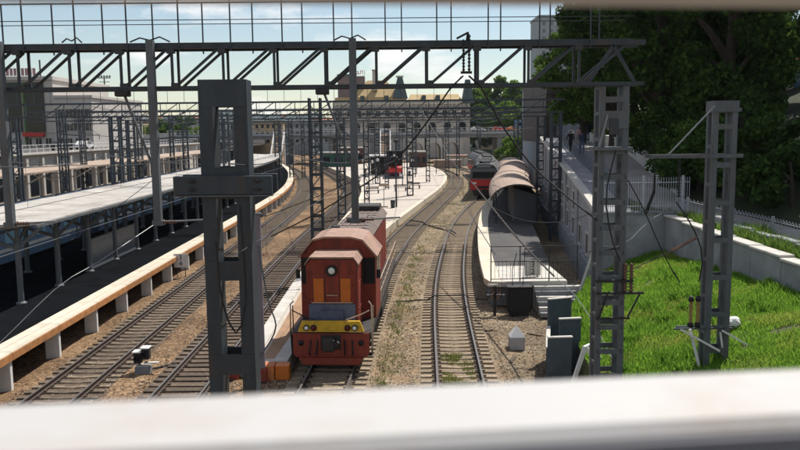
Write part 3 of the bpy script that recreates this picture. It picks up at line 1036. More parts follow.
# low wall: return facing the tracks' head, then running towards the viewer
LW = thing('low_retaining_wall', (14.2, 30, 1.5), 'low weathered grey concrete wall above the grass slope', 'wall')
MB().box(10.75, 14.3, 39.72, 40.1, 0.4, 4.2).build('wall_face', conc_wall, LW, world=True)
MB().box(10.7, 14.55, 39.66, 40.16, 4.203, 4.33).build('coping', conc_dark, LW, world=True)
yy = 39.7
k = 0
while yy > 10:
    ln = 2.4
    zt = 4.05 - 0.02 * (39.7 - yy) + random.uniform(-0.03, 0.03)
    xo = random.uniform(-0.02, 0.02)
    MB().bbox(14.1 + xo, 14.55 + xo, yy - ln, yy - 0.03, 1.2, zt, 0.03).build('wall_block', conc_wall, LW, world=True)
    MB().bbox(14.02 + xo, 14.62 + xo, yy - ln, yy - 0.035, zt + 0.003, zt + 0.11, 0.02).build('coping', conc, LW, world=True)
    yy -= ln
    k += 1
UW = thing('kerb_wall', (15.3, 30, 3.4), 'second low stepped concrete kerb behind the grey wall', 'wall')
yy = 36.5
while yy > 10:
    MB().bbox(15.2, 15.55, yy - 1.9, yy - 0.02, 3.3, 4.35 - 0.03 * (36 - yy) + random.choice((0, 0.1)), 0.03).build('kerb_block', conc_wall, UW, world=True)
    yy -= 1.9

# verge between the wall and the walkway, the walkway itself, and the hillside
vs, fs = [], []
yv_l = list(np.arange(8, 40, 1.0)) + [39.95, 40.15, 41, 42, 43] + list(np.arange(44, 133, 3.0))
for yv in yv_l:
    x0 = 14.5 if yv < 40.1 else xat(WALL, min(yv, 133)) + 1.85
    x1 = path_x(yv) + 0.05
    zl = 3.78 if yv < 40.1 else lerp_tab(LEDGE_Z, yv) - 0.25
    vs += [(x0, yv, zl - 1.2), (x0, yv, zl - 0.02), ((x0 + x1) / 2, yv, (zl + path_z(yv)) / 2 + 0.02), (x1, yv, path_z(yv) - 0.05)]
fs = [(j * 4 + i, j * 4 + i + 1, (j + 1) * 4 + i + 1, (j + 1) * 4 + i) for j in range(len(yv_l) - 1) for i in range(3)]
struct(MB().add(vs, fs).build('verge', soil))
rings = []
for yv in yv_l:
    x = path_x(yv); z = path_z(yv)
    rings.append([(x, yv, z - 0.4), (x + 2.9, yv, z - 0.4), (x + 2.9, yv, z), (x, yv, z)])
struct(MB().sweep(rings).build('footpath', mat('footpath_asphalt', (0.30, 0.28, 0.26), 0.9, 0.2, 0.7, stain=(0.2, 0.17, 0.14), stain_amt=0.5)))
vs, fs = [], []
ss = [0, 0.8, 2, 4, 7, 11, 16, 24, 35, 60, 120, 400]
for yv in yv_l:
    x = path_x(yv) + 2.9; z = path_z(yv)
    for s_ in ss:
        hh = 0.38 * s_ if s_ < 16 else 6.1 + (s_ - 16) * 0.05
        vs.append((x + s_, yv, z - 0.03 + (hh if s_ else 0) + (0.4 * mnoise.noise((x * .2 + s_ * .3, yv * .2, 2)) if s_ > 1 else 0)))
n = len(ss)
fs = [(j * n + i, j * n + i + 1, (j + 1) * n + i + 1, (j + 1) * n + i) for j in range(len(yv_l) - 1) for i in range(n - 1)]
struct(MB().add(vs, fs, True).build('hillside', mat('hillside_soil', (0.035, 0.045, 0.018), 0.95, 0.5, 0.8, bump=0.5, bscale=5)))
def hill_z(x, y):
    s_ = x - path_x(y) - 2.9
    return path_z(y) + (0.38 * s_ if s_ < 16 else 6.1 + (s_ - 16) * 0.05)
def on_verge(n):
    Y = rng.uniform(14, 43, n)
    px_ = np.array([path_x(y) for y in Y])
    X = 14.7 + (px_ - 14.75) * rng.random(n)
    keep = np.array([mnoise.noise((x * 0.9, y * 0.9, 9)) for x, y in zip(X, Y)]) > -0.1
    X, Y = X[keep], Y[keep]
    Z = np.array([3.76 + (path_z(y) - 3.82) * max(0, (x - 14.6)) / 2.0 for x, y in zip(X, Y)])
    return X, Y, Z
blades('verge_weeds', on_verge, 16000, 0.15, 0.7, 0.02, leaf_mat('weed_green', (0.13, 0.22, 0.04), (0.05, 0.10, 0.02), 0.4), 'weeds growing in the verge between the low wall and the path fence', 0.4)
def track_weeds(n):
    A = []
    for k in range(n):
        r = rng.random()
        if r < 0.30:
            y = rng.uniform(24, 30); x = xat(T4, y) + rng.uniform(-0.6, 0.6)
        elif r < 0.55:
            y = rng.uniform(60, 135); x = xat(T3, y) + rng.uniform(1.2, 3.6)
        elif r < 0.8:
            y = rng.uniform(60, 170); x = xat(T3, y) - rng.uniform(0.9, 1.5)
        else:
            y = rng.uniform(26, 60); x = xat(T3, y) + rng.choice([1.9, 2.2]) + rng.normal(0, .25)
        if mnoise.noise((x * 1.5, y * 0.8, 4)) > -0.05:
            A.append((x, y, gz(x, y)))
    A = np.array(A)
    return A[:, 0], A[:, 1], A[:, 2]
blades('track_weeds', track_weeds, 14000, 0.04, 0.16, 0.016, weed_m, 'thin yellowish weeds growing between and beside the rails', 0.6)
# ================================================================== THINGS
def obj(me, name, parent, loc, rot=(0, 0, 0)):
    o = bpy.data.objects.new(name, me)
    COL.objects.link(o)
    o.parent = parent
    o.location = loc
    o.rotation_euler = rot
    return o
def text_mesh(s, size, m, depth=0.004):
    cu = bpy.data.curves.new('lettering', 'FONT')
    cu.body = s
    cu.size = size
    cu.align_x = 'CENTER'
    cu.align_y = 'CENTER'
    cu.extrude = depth
    o = bpy.data.objects.new('lettering', cu)
    COL.objects.link(o)
    dg = bpy.context.evaluated_depsgraph_get()
    me = bpy.data.meshes.new_from_object(o.evaluated_get(dg))
    bpy.data.objects.remove(o)
    me.materials.clear()
    me.materials.append(m)
    return me

# ---- footbridge the viewer stands on (rail in front, rail above, posts, deck)
brz = R(5.6)
FB = thing('footbridge_railing', (0, 0.40, 7.15), 'blurred white handrail with rust spots across the very front', 'railing', rz=brz)
rail_white = mat('handrail_white_paint', (0.47, 0.455, 0.44), 0.6, 0.08, 3.0, stain=(0.34, 0.2, 0.1), stain_amt=0.5, stain_scale=4.5)
MB().bbox(-3.2, 3.2, -0.029, 0.054, 1.227, 1.298, 0.006).build('handrail', rail_white, FB)
MB().box(-3.2, 3.2, -0.033, -0.0295, 1.2285, 1.2895).build('shade_face_plate', mat('rail_face_shade_grey', (0.15, 0.148, 0.17), 0.6, 0.3, 6, stain=(0.16, 0.08, 0.04), stain_amt=0.5, stain_scale=6), FB)  # added plate; the shade on the rail's near face is its dark colour
MB().bbox(-3.2, 3.2, 0.0, 0.05, 1.5195, 1.60, 0.006).build('upper_rail', mat('upper_rail_paint', (0.42, 0.36, 0.31), 0.6, 0.2, 4), FB)
for x in (-2.0, 2.0):
    MB().box(x - 0.03, x + 0.03, 0.0, 0.05, 0, 1.226).build('post', rail_white, FB)
    MB().box(x - 0.03, x + 0.03, 0.003, 0.047, 1.299, 1.519).build('post', rail_white, FB)
fd = MB().box(-4, 4, -3.2, 0.6, -0.3, -0.003)
fdo = fd.build('footbridge_deck', conc_dark)
fdo.location = (0, 0.40, 7.15)
fdo.rotation_euler = (0, 0, brz)
struct(fdo)
b = MB()
for x in (-3.5, 3.5):
    b.box(x - 0.4, x + 0.4, -2.4, -1.2, -7.5, -0.303)
bo = b.build('footbridge_pier', conc_dark)
bo.location = fdo.location
bo.rotation_euler = fdo.rotation_euler
struct(bo)

# ---- insulators
def insul(b, c, h, r=0.07, n=8, axis='z', rs=10):
    prof = [(r * 0.45, 0)]
    for k in range(n):
        z = h * (k + 0.15) / n
        prof += [(r * 0.5, z), (r, z + h / n * 0.35), (r * 0.5, z + h / n * 0.6)]
    prof.append((r * 0.45, h))
    return b.lathe(prof, c, axis, rs)

# ---- near gantry (walkway truss) at Y = 20
GX0, GX1 = -14.4, 6.15
GZ0, GZ1 = 9.73, 10.78
G = thing('catenary_gantry', (5.65, 20.3, 0), 'blue-grey steel walkway truss spanning the whole upper picture with its right mast', 'gantry')
def gp(b, nm, m=steel):
    return b.build(nm, m, G, world=True)
for yv in (20.0, 20.6):
    gp(MB().box(GX0, GX1 + 0.3, yv - 0.06, yv + 0.06, GZ0 - 0.04, GZ0 + 0.05), 'bottom_chord')
    gp(MB().box(GX0, GX1 + 0.3, yv - 0.07, yv + 0.07, GZ1 - 0.08, GZ1 + 0.045), 'top_chord')
pan = 1.285
k0 = -2.83
diag_me = MB().bar((0, 0, GZ0 + 0.05), (1.08, 0, GZ1 - 0.08), 0.05, 0.065).mesh('diagonal', steel)
vert_me = MB().bar((0, 0, GZ0 + 0.05), (0, 0, GZ1 - 0.08), 0.06, 0.06).mesh('vertical_strut', steel)
for k in range(-9, 7):
    x = k0 + pan * k
    if x > GX1 - 1.0:
        continue
    for j, yv in enumerate((20.0, 20.6)):
        obj(diag_me, 'diagonal', G, Vector((x + 0.0 * j, yv, 0)) - G.location)
        obj(vert_me, 'vertical_strut', G, Vector((x - 0.09, yv, 0)) - G.location)
    gp(MB().bar((x - 0.09, 20.06, GZ0), (x - 0.09, 20.54, GZ0), 0.05), 'cross_brace')
gp(MB().bar((5.05, 20, GZ0 + 0.05), (5.65, 20, GZ1 - 0.08), 0.055, 0.085), 'diagonal')
gp(MB().bar((6.2, 20, GZ0 + 0.05), (5.65, 20, GZ1 - 0.08), 0.055, 0.085), 'diagonal')
gus_me = MB().box(-.10, .10, -.064, .064, -.07, .07).mesh('gusset_plate', steel)
bol_me = MB().lathe([(.016, -.09), (.016, -.068)], (-.06, 0, .04), 'y', 6).lathe([(.016, -.09), (.016, -.068)], (.06, 0, .04), 'y', 6).lathe([(.016, -.09), (.016, -.068)], (-.06, 0, -.04), 'y', 6).lathe([(.016, -.09), (.016, -.068)], (.06, 0, -.04), 'y', 6).mesh('bolts', steel_l)
for k in range(-9, 7):
    x = k0 + pan * k
    for zz in (GZ0 + .06, GZ1 - .12):
        xx = x - .02 if zz < 10.2 else x - .11
        obj(gus_me, 'gusset_plate', G, Vector((xx, 20.0, zz)) - G.location)
        obj(bol_me, 'bolts', G, Vector((xx, 20.0, zz)) - G.location)
# walkway grating and handrail
gp(MB().box(GX0, GX1, 20.08, 20.52, GZ1 + 0.061, GZ1 + 0.085), 'walkway_grating')
post_h = MB().bar((0, 0, GZ1 - 0.14), (0, 0, GZ1 + 1.16), 0.032).mesh('handrail_post', steel)
x = GX0 + 0.1
k = 0
while x < GX1:
    obj(post_h, 'handrail_post', G, Vector((x, 19.91, 0)) - G.location)
    obj(post_h, 'handrail_post', G, Vector((x + 0.42, 20.69, 0)) - G.location)
    x += 1.29
for yv in (19.91, 20.69):
    gp(MB().bar((GX0, yv, GZ1 + 1.16), (GX1, yv, GZ1 + 1.16), 0.035), 'handrail')
    gp(MB().bar((GX0, yv, GZ1 + 0.62), (GX1, yv, GZ1 + 0.62), 0.018), 'handrail')
# clutter on the top chord
for px_, wid in ((150, 0.5), (350, 0.4), (72, .25)):
    p = at(px_, 44, 20)
    gp(MB().tube([(p.x - wid, 20, GZ1 + .1), (p.x - wid * .5, 20, GZ1 + .2), (p.x, 20, GZ1 + .14), (p.x + wid * .5, 20, GZ1 + .22), (p.x + wid, 20, GZ1 + .1)], 0.02, 5), 'conduit', black)
# drop posts with their stays and registration arms
for pxv in (3, 153, 353):
    x = at(pxv, 60, 20).x
    zb = 6.30
    gp(MB().box(x - 0.09, x + 0.09, 19.72, 19.90, zb, GZ1 + 0.12), 'drop_post', steel_l)
    gp(MB().bar((x - 0.78, 19.95, GZ0 - 0.06), (x - 0.05, 19.78, 7.72), 0.05), 'stay', steel_l)
    gp(MB().bbox(x - 0.95, x - 0.62, 19.8, 20.1, GZ0 - 0.2, GZ0 - 0.06, 0.02), 'clamp', dark_iron)
    gp(MB().box(x - 0.13, x + 0.13, 19.68, 19.94, zb - 0.03, zb + 0.1), 'foot_bracket', steel_l)
    arm = MB().tube([(x, 19.8, zb + 0.05), (x + 1.15, 19.8, zb + 0.1)], 0.025, 6)
    gp(arm, 'registration_arm', wire_l)
    ins = MB()
    insul(ins, (x + 0.12, 19.8, zb + 0.055), 0.35, 0.055, 6, 'x')
    gp(ins, 'insulator', glaze)
# hanging insulator with a bent arm at the middle of the truss
hp = at(466, 46, 20)
gp(MB().bar((hp.x - 0.26, 19.7, GZ1 + 0.08), (hp.x + 0.02, 19.7, GZ1 + 0.22), 0.05).bar((hp.x + 0.02, 19.7, GZ1 + 0.22), (hp.x + 0.02, 20.0, GZ1 + 0.05), 0.05), 'bracket_arm', dark_iron)
hi_ = MB()
insul(hi_, (hp.x - 0.09, 19.7, GZ1 - 0.72), 0.78, 0.045, 10)
insul(hi_, (hp.x + 0.05, 19.7, GZ1 - 0.72), 0.9, 0.045, 10)
hi_.box(hp.x - 0.16, hp.x + 0.12, 19.67, 19.73, GZ1 - 0.78, GZ1 - 0.72)
gp(hi_, 'insulator', black)

def ladder_mast(root, w, d, h, leg, pitch, rung, m, z0=0.0, joined=False, xb=True):
    """battened steel mast made of four angle legs; local coordinates"""
    for sx in (-1, 1):
        for sy in (-1, 1):
            b = MB()
            cx, cy = sx * (w - leg) / 2, sy * (d - leg) / 2
            b.box(cx - leg / 2, cx + leg / 2, cy - leg / 2, cy + leg / 2, z0, z0 + h)
            b.build('leg', m, root)
    z = z0 + pitch * 0.5
    while z < z0 + h - rung:
        for sy in (-1, 1):
            y0 = sy * (d / 2 + 0.004)
            r = MB().box(-w / 2 + 0.01, w / 2 - 0.01, min(y0, y0 - sy * 0.02), max(y0, y0 - sy * 0.02), z, z + rung)
            r.build('batten', m, root)
        for sx in (-1, 1):
            x0 = sx * (w / 2 + 0.004)
            r = MB().box(min(x0, x0 - sx * 0.02), max(x0, x0 - sx * 0.02), -d / 2 + 0.03, d / 2 - 0.03, z + pitch * 0.5, z + pitch * 0.5 + rung * .7)
            r.build('side_batten', m, root)
        z += pitch

# right mast of the near gantry (a part of it)
rm = thing('gantry_mast', (5.72, 20.3, -0.3), 'tall battened steel mast carrying the right end of the near truss', 'mast')
ladder_mast(rm, 0.74, 0.62, 9.97, 0.135, 0.66, 0.14, steel_l)
for k in range(14):
    z = .33 + .66 * k
    for sx in (-.3, .3):
        MB().lathe([(.018, 0), (.018, -.02)], (sx, -.314, z + .04), 'y', 6).lathe([(.018, 0), (.018, -.02)], (sx, -.314, z + .10), 'y', 6).build('bolts', steel, rm)
MB().box(-0.46, 0.46, -0.42, 0.42, 8.35, 8.43).build('collar', steel_l, rm)
MB().box(-0.37, 0.37, -0.335, -0.32, 8.9, 9.35).build('plate', steel_l, rm)
MB().box(-0.13, 0.1, -0.36, -0.336, 8.75, 9.15).build('number_plate', steel, rm)
MB().bar((-0.4, -0.36, 8.4), (-0.2, -0.36, 9.25), 0.05).build('brace', wire_l, rm)
MB().box(-0.7, 0.7, -0.7, 0.7, -0.1, 0.45).build('footing', conc, rm)
# insulator bracket on it
br = MB().bar((-0.4, -0.36, 4.62), (0.85, -0.36, 4.62), 0.06).bar((-0.4, -0.36, 3.95), (0.5, -0.36, 3.95), 0.05).bar((0.45, -0.36, 3.98), (0.75, -0.36, 4.6), 0.04).bar((-0.3, -0.36, 3.98), (-0.1, -0.36, 4.6), 0.04)
br.bar((-0.42, -0.40, 4.95), (0.55, -0.40, 4.95), 0.07)
br.build('bracket', dark_iron, rm)
ib = MB()
insul(ib, (0.52, -0.36, 4.66), 0.75, 0.075, 9)
insul(ib, (0.36, -0.36, 4.66), 0.75, 0.075, 9)
ib.build('insulator', glaze, rm)

# ---- big near column left of the locomotive
bc = thing('steel_column', (at(228, 200, 15.5).x, 15.6, -0.3), 'massive dark blue-grey two-legged steel column left of the locomotive', 'mast')
zt = at(226, 80, 15.5).z + 0.3
W = 0.94
for sx in (-1, 1):
    b = MB()
    x0, x1 = (sx * W / 2, sx * (W / 2 - 0.27)) if sx > 0 else (sx * W / 2, sx * (W / 2 - 0.27))
    xa, xb_ = min(x0, x1), max(x0, x1)
    b.box(xa, xb_, -0.28, -0.25, 0, zt).box(xa, xb_, 0.25, 0.28, 0, zt)
    xe = xa if sx < 0 else xb_ - 0.03
    b.box(xe, xe + 0.03, -0.249, 0.249, 0, zt)
    xi = xb_ - 0.015 if sx < 0 else xa
    b.box(xi, xi + 0.015, -0.249, 0.249, 0, zt)
    b.build('leg', steel, bc)
def colz(py):
    return at(226, py, 15.5).z + 0.3
for (ya, yb) in ((80, 107), (167, 198), (260, 279), (352, 372), (440, 460)):
    for yf in (-0.292, 0.281):
        MB().box(-W / 2 + 0.015, W / 2 - 0.015, yf, yf + 0.011, colz(yb), colz(ya)).build('batten', steel, bc)
zc = colz(184.5)
MB().bbox(-0.99, 0.93, -0.42, -0.30, zc - 0.185, zc + 0.185, 0.012).build('cross_beam', steel, bc)
MB().bbox(-0.99, 0.93, 0.30, 0.42, zc - 0.185, zc + 0.185, 0.012).build('cross_beam', steel, bc)
MB().box(-1.0, 0.94, -0.44, -0.30, zc - 0.215, zc - 0.19).build('flange', steel_l, bc)
bolts = MB()
for sx in (-0.62, 0.66):
    for dz in (-0.08, 0.08):
        bolts.lathe([(0.035, 0), (0.035, 0.03)], (sx, -0.452, zc + dz), 'y', 8)
        bolts.box(sx - 0.09, sx + 0.09, -0.424, -0.42, zc + dz - 0.03, zc + dz + 0.03)
bolts.build('bolts', dark_iron, bc)
rv = MB()
z = 0.4
while z < zt - 0.2:
    for sx in (-W / 2 + 0.06, W / 2 - 0.06, -W / 2 + .21, W / 2 - .21):
        rv.box(sx - 0.012, sx + 0.012, -0.289, -0.28, z, z + 0.024)
    z += 0.16
rv.build('rivets', steel, bc)
MB().box(-1.0, 1.0, -0.8, 0.8, -0.2, 0.3).build('footing', conc_dark, bc)
# conduit bent round the column
cb = MB()
pp = [at(240, 205, 15.1), at(246, 300, 15.1), at(236, 333, 15.1), at(222, 300, 15.1), at(216, 240, 15.1)]
cb.tube([p - bc.location for p in crom([tuple(p) for p in pp], 0.1)], 0.022, 5)
cb.build('conduit', black, bc)

# ---- right-hand mast on the slope with its brackets
sm_y = 22.0
mx = at(717, 250, sm_y).x
smz = slope_z(mx, sm_y) - 0.2
sm = thing('catenary_mast', (mx, sm_y, smz), 'battened steel mast with a side arm standing on the grass slope', 'mast')
ztm = at(717, 101, sm_y).z - smz
ladder_mast(sm, 0.68, 0.5, ztm - 0.02, 0.145, 1.07, 0.15, steel_l)
MB().box(-0.36, 0.36, -0.27, 0.27, ztm - 0.32, ztm).build('cap', steel_l, sm)
MB().box(-0.42, 0.42, -0.29, -0.265, ztm - 0.3, ztm - 0.2).build('cap_plate', steel_l, sm)
za = at(690, 156, sm_y).z - smz
xl = at(649, 152, sm_y).x - mx
MB().box(xl, 0.5, -0.33, -0.265, za - 0.05, za + 0.05).build('side_arm', rail_tan if False else steel_l, sm)
MB().box(xl, 0.5, 0.265, 0.33, za - 0.05, za + 0.05).build('side_arm', steel_l, sm)
MB().bar((xl + 0.45, -0.29, za + 0.05), (-0.33, -0.29, at(707, 106, sm_y).z - smz), 0.035).build('tie_rod', wire_l, sm)
i1 = MB(); insul(i1, (xl + 0.08, -0.3, za - 0.95), 0.5, 0.05, 7); i1.tube([(xl + .08, -.3, za - .46), (xl + .08, -.3, za)], 0.012, 5); i1.tube([(xl + .08, -.3, za - .95), (xl - .15, -.3, za - 1.6)], .045, 6)
i1.build('insulator', black, sm)
i2 = MB(); insul(i2, (at(676, 160, sm_y).x - mx, -0.3, za - 1.15), 1.1, 0.05, 12); i2.build('insulator', black, sm)
zb2 = at(690, 324, sm_y).z - smz
xb2 = at(672, 324, sm_y).x - mx
MB().bar((xb2, -0.3, zb2), (0.45, -0.3, zb2), 0.05).bar((xb2, -0.15, zb2 - .1), (0.45, -0.15, zb2 - .1), 0.05).build('lower_bracket', steel_l, sm)
pb = MB().bar((xb2 + 0.15, -0.32, zb2 - 0.08), (0.05, -0.32, zb2 - 0.72), 0.06).bar((0.85, -0.32, zb2 - 0.55), (0.1, -0.32, zb2 - 0.12), 0.05).bar((xb2 + .45, -.2, zb2 - .1), (xb2 + .75, -.2, zb2 - 1.2), 0.07).bar((0.1, -.2, zb2 - .2), (0.28, -.2, zb2 - 1.2), 0.05)
pb.build('brace', white_paint, sm)
i3 = MB()
for dx in (0.52, 0.72):
    insul(i3, (xb2 + dx - 0.1, -0.3, zb2 + 0.12), 0.62, 0.075, 9)
i3.build('insulator', glaze_y, sm)
i4 = MB()
for dx in (0.52, 0.72):
    i4.lathe([(0.08, 0), (0.08, 0.13)], (xb2 + dx - 0.1, -0.3, zb2 - 0.02)).lathe([(0.07, 0), (0.085, 0.05), (0.05, 0.15)], (xb2 + dx - 0.1, -0.3, zb2 + 0.74))
i4.build('terminal_cap', black, sm)

# ---- farther gantry at Y = 62 and others
def far_gantry(Yv, x0, x1, zb, h, masts, label, name='catenary_gantry', panel=1.5, walkway=True, m=steel_far):
    g = thing(name, (masts[0], Yv, 0), label, 'gantry', group='catenary gantries over the station throat')
    for yy in (Yv - 0.3, Yv + 0.3):
        MB().box(x0, x1, yy - 0.05, yy + 0.05, zb - 0.05, zb + 0.05).build('bottom_chord', m, g, world=True)
        MB().box(x0, x1, yy - 0.06, yy + 0.06, zb + h - 0.06, zb + h + 0.06).build('top_chord', m, g, world=True)
    dm = MB().bar((0, -.3, 0.04), (panel * .9, -.3, h - 0.05), 0.06).mesh('diagonal', m)
    vm = MB().bar((0, -.3, 0.04), (0, -.3, h - 0.05), 0.06).mesh('vertical_strut', m)
    x = x0
    while x < x1 - panel:
        obj(dm, 'diagonal', g, Vector((x, Yv, zb)) - g.location)
        obj(vm, 'vertical_strut', g, Vector((x, Yv, zb)) - g.location)
        x += panel
    if walkway:
        b = MB()
        b.bar((x0, Yv - .35, zb + h + 1.1), (x1, Yv - .35, zb + h + 1.1), 0.035)
        x = x0
        while x < x1:
            b.bar((x, Yv - .35, zb + h), (x, Yv - .35, zb + h + 1.1), 0.028)
            x += 1.3
        b.build('handrail', m, g, world=True)
    for mxv in masts:
        b = MB()
        w = 0.72
        for sx in (-1, 1):
            for sy in (-1, 1):
                b.box(mxv + sx * w / 2 - .08, mxv + sx * w / 2 + .08, Yv + sy * .25 - .06, Yv + sy * .25 + .06, -0.3, zb + 0.0)
        z = 0.3
        while z < zb - .4:
            b.box(mxv - w / 2, mxv + w / 2, Yv - .325, Yv - .312, z, z + .16)
            b.bar((mxv - w / 2, Yv + .28, z), (mxv + w / 2, Yv + .28, z + .8), 0.05)
            z += 0.85
        b.build('mast', m, g, world=True)
    return g
far_gantry(62.0, -33, 13.7, 9.95, 1.0, [13.1, -21.7, -29.7], 'blue-grey truss gantry with handrail beyond the red locomotive, second from the front')
far_gantry(100.0, -40, 16, 10.3, 1.0, [2.4, -21.5, -33.0], 'third blue-grey truss gantry farther down the tracks', panel=2.0)
far_gantry(78.0, -36, 15.5, 9.9, .9, [15.0, -5.0, -26.5], 'blue-grey truss gantry just beyond the second one, without much clearance', panel=1.8, walkway=False)
far_gantry(124.0, -50, 19, 10.2, 1.0, [-2.2, -18.0, -32.5], 'blue-grey truss gantry above the steam engine', panel=2.2)
far_gantry(178.0, -70, 24, 10.4, 1.2, [-3.0, -23.5, 20], 'last blue-grey truss gantry right before the viaduct', panel=2.6, walkway=False)
far_gantry(150.0, -60, 26, 10.6, 1.2, [4.5, -14.8, -30.5, 24], 'farthest blue-grey truss gantry before the station building', panel=2.4, walkway=True)

def lone_mast(x, y, z0, h, w, label, m=steel_far, arm=True, lamp=False):
    g = thing('catenary_mast', (x, y, z0), label, 'mast', group='lattice masts on the platforms')
    for sx in (-1, 1):
        for sy in (-1, 1):
            MB().box(sx * w / 2 - .06, sx * w / 2 + .06, sy * w / 2 - .06, sy * w / 2 + .06, 0, h).build('leg', m, g)
    for yy in (-w / 2 - 0.062, w / 2 + .062):
        b = MB()
        z = 0.25
        sgn = 1
        while z < h - .9:
            b.bar((-sgn * w / 2, yy, z), (sgn * w / 2, yy, z + .8), 0.06, 0.03)
            b.box(-w / 2 - .05, w / 2 + .05, yy - .012, yy + .012, z - .06, z + .06)
            z += 0.8
            sgn = -sgn
        b.build('lattice', m, g)
    if arm:
        MB().bar((0, -w / 2 - .08, h - 2.2), (2.4, -w / 2 - .08, h - 2.4), 0.07).bar((0, -w / 2 - .08, h - .6), (2.2, -w / 2 - .08, h - 2.35), 0.04).build('arm', m, g)
        i = MB(); insul(i, (2.3, -w / 2 - .08, h - 2.95), 0.5, 0.07, 6); i.build('insulator', glaze, g)
    return g
lone_mast(at(317, 200, 45).x, 45, 0.3, 10.2, 0.62, 'dark lattice mast standing just behind the red locomotive', steel)
lone_mast(at(367, 205, 84).x, 84, 0.3, 9.4, 0.5, 'lattice mast on the middle platform, nearest of its row')
lone_mast(at(428, 182, 126).x, 126, 0.3, 9.6, 0.55, 'lattice mast at the curved edge of the middle platform')
lone_mast(at(387, 190, 112).x, 112, 0.3, 9.6, 0.5, 'lattice mast on the middle platform beside the black steam engine')
lone_mast(at(63, 150, 75).x, 75, -0.2, 11, 0.6, 'lattice mast rising between the two left canopies')
lone_mast(at(226, 150, 88).x, 88, -0.2, 11, 0.6, 'lattice mast seen through the opening of the big steel column')
lone_mast(at(447, 150, 165).x, 165, -0.2, 11.5, 0.7, 'slim lattice mast before the viaduct arches')
for q, (px_, Yv) in enumerate(((280, 165), (303, 150), (338, 122), (352, 168), (398, 160), (458, 150), (520, 120), (140, 110), (172, 125), (205, 140), (83, 100), (250, 170))):
    lone_mast(at(px_, 150, Yv).x, Yv, -0.2, 10.5 + (q % 3) * .6, .55, 'far lattice mast in the station throat, ' + ['third right of the big column', 'fourth right of the big column', 'left of the near drop post', 'right of the near drop post', 'behind the steam engine', 'left of the red train', 'right of the red train', 'over the brown canopy, middle', 'over the brown canopy, right', 'just behind the big column', 'over the brown canopy, left', 'first right of the big column'][q])
lone_mast(at(291, 150, 130).x, 130, -0.2, 11, 0.6, 'lattice mast at the far end of the long left canopy')

# slim floodlight mast far left
fl = thing('floodlight_mast', (at(107, 130, 190).x, 190, 3), 'very tall slim floodlight mast far behind the left canopies', 'mast')
hz = at(107, 78, 190).z - 3
MB().tube([(0, 0, 0), (0, 0, hz)], [0.35, 0.16], 8).build('pole', red_paint if False else steel_l, fl)
b = MB().box(-1.5, 1.5, -.1, .1, hz - .1, hz + .1).box(-1.2, 1.2, -.1, .1, hz - 1.0, hz - .85)
for k in range(5):
    b.bbox(-1.4 + k * .65, -1.0 + k * .65, -.35, -.05, hz + .15, hz + .6, .04)
b.build('lamp_head', steel_l, fl)

# ---- thin post standing at the end of the low platform
tp = thing('signal_post', (at(263, 372, 27.0).x, 27.0, -0.25), 'slim purple-grey post at the orange end of the low platform', 'post')
MB().bar((0, 0, 0), (0, 0, 6.0), 0.17, 0.14).build('shaft', mat('post_mauve_grey', (0.19, 0.17, 0.20), 0.6, 0.2, 3), tp)
MB().bbox(-0.15, 0.15, -0.13, 0.13, 0.02, 0.5, 0.02).build('base_box', loco_red2, tp)
MB().box(-0.12, 0.12, -0.1, 0.1, 6.0, 6.06).build('cap', steel_l, tp)
cb = MB()
pts = [at(258, 245, 26.8), at(268, 300, 26.8), at(276, 325, 26.8), at(268, 345, 26.8), at(254, 362, 26.8)]
cb.tube([p - tp.location for p in crom([tuple(p) for p in pts], 0.1)], 0.028, 5)
cb.build('conduit', steel_l, tp)

# ================================================================== LOCOMOTIVE
LT = math.atan2(1.0, 16.0)
lo = thing('shunting_locomotive', (-2.27, 27.7, 0), 'red and yellow diesel shunting locomotive facing the camera on its track', 'locomotive', rz=-LT)
MB().bbox(-1.42, 1.42, 0.05, 16.6, 0.95, 1.28, 0.02).build('frame', dark_iron, lo)
# buffer beam with yellow band
bb = MB().prism([(-1.40, 0.55), (-1.30, 0.42), (1.30, 0.42), (1.40, 0.55), (1.40, 1.30), (-1.40, 1.30)], -0.02, 0.10)
bo = bb.build('buffer_beam', loco_red2, lo)
MB().prism([(-1.22, 1.36), (1.22, 1.36), (1.06, 1.76), (-1.06, 1.76)], -0.05, 0.08).build('yellow_band', loco_yel, lo)
MB().prism([(-1.05, 0.16), (1.05, 0.16), (1.18, 0.417), (-1.18, 0.417)], -0.14, 0.0).build('snow_plough', loco_red2, lo)
hd = MB()
for x in (-0.88, -0.62, 0.62, 0.88):
    hd.lathe([(0.11, 0.0), (0.11, -0.07), (0.085, -0.075), (0.085, -0.04)], (x, -0.05, 1.52), 'y', 14)
hd.build('lamp_housing', black, lo)
lens_m = glass_mat('lamp_lens', (0.75, 0.75, 0.7), 0.1)
for x in (-0.88, 0.88):
    MB().lathe([(0.084, 0), (0.06, -0.03), (0.02, -0.04)], (x, -0.11, 1.52), 'y', 14).build('headlight', lens_m, lo)
for x in (-0.62, 0.62):
    MB().lathe([(0.084, 0), (0.06, -0.03), (0.02, -0.04)], (x, -0.11, 1.52), 'y', 14).build('marker_light', glass_mat('lamp_red', (0.12, 0.01, 0.01), 0.1), lo)
cp = MB().bbox(-0.16, 0.16, -0.55, -0.02, 0.86, 1.2, 0.04).bbox(-0.22, 0.22, -0.72, -0.5, 0.78, 1.26, 0.06).bar((0.15, -0.6, 0.9), (0.35, -0.65, 1.15), 0.1)
cp.build('coupler', dark_iron, lo)
hs = MB()
for x in (-0.75, -0.5, 0.5, 0.78):
    hs.tube([(x, -0.02, 1.05), (x + .02, -0.2, 0.85), (x * 1.05, -0.2, 0.6), (x * 1.0, -0.1, 0.52)], 0.03, 6)
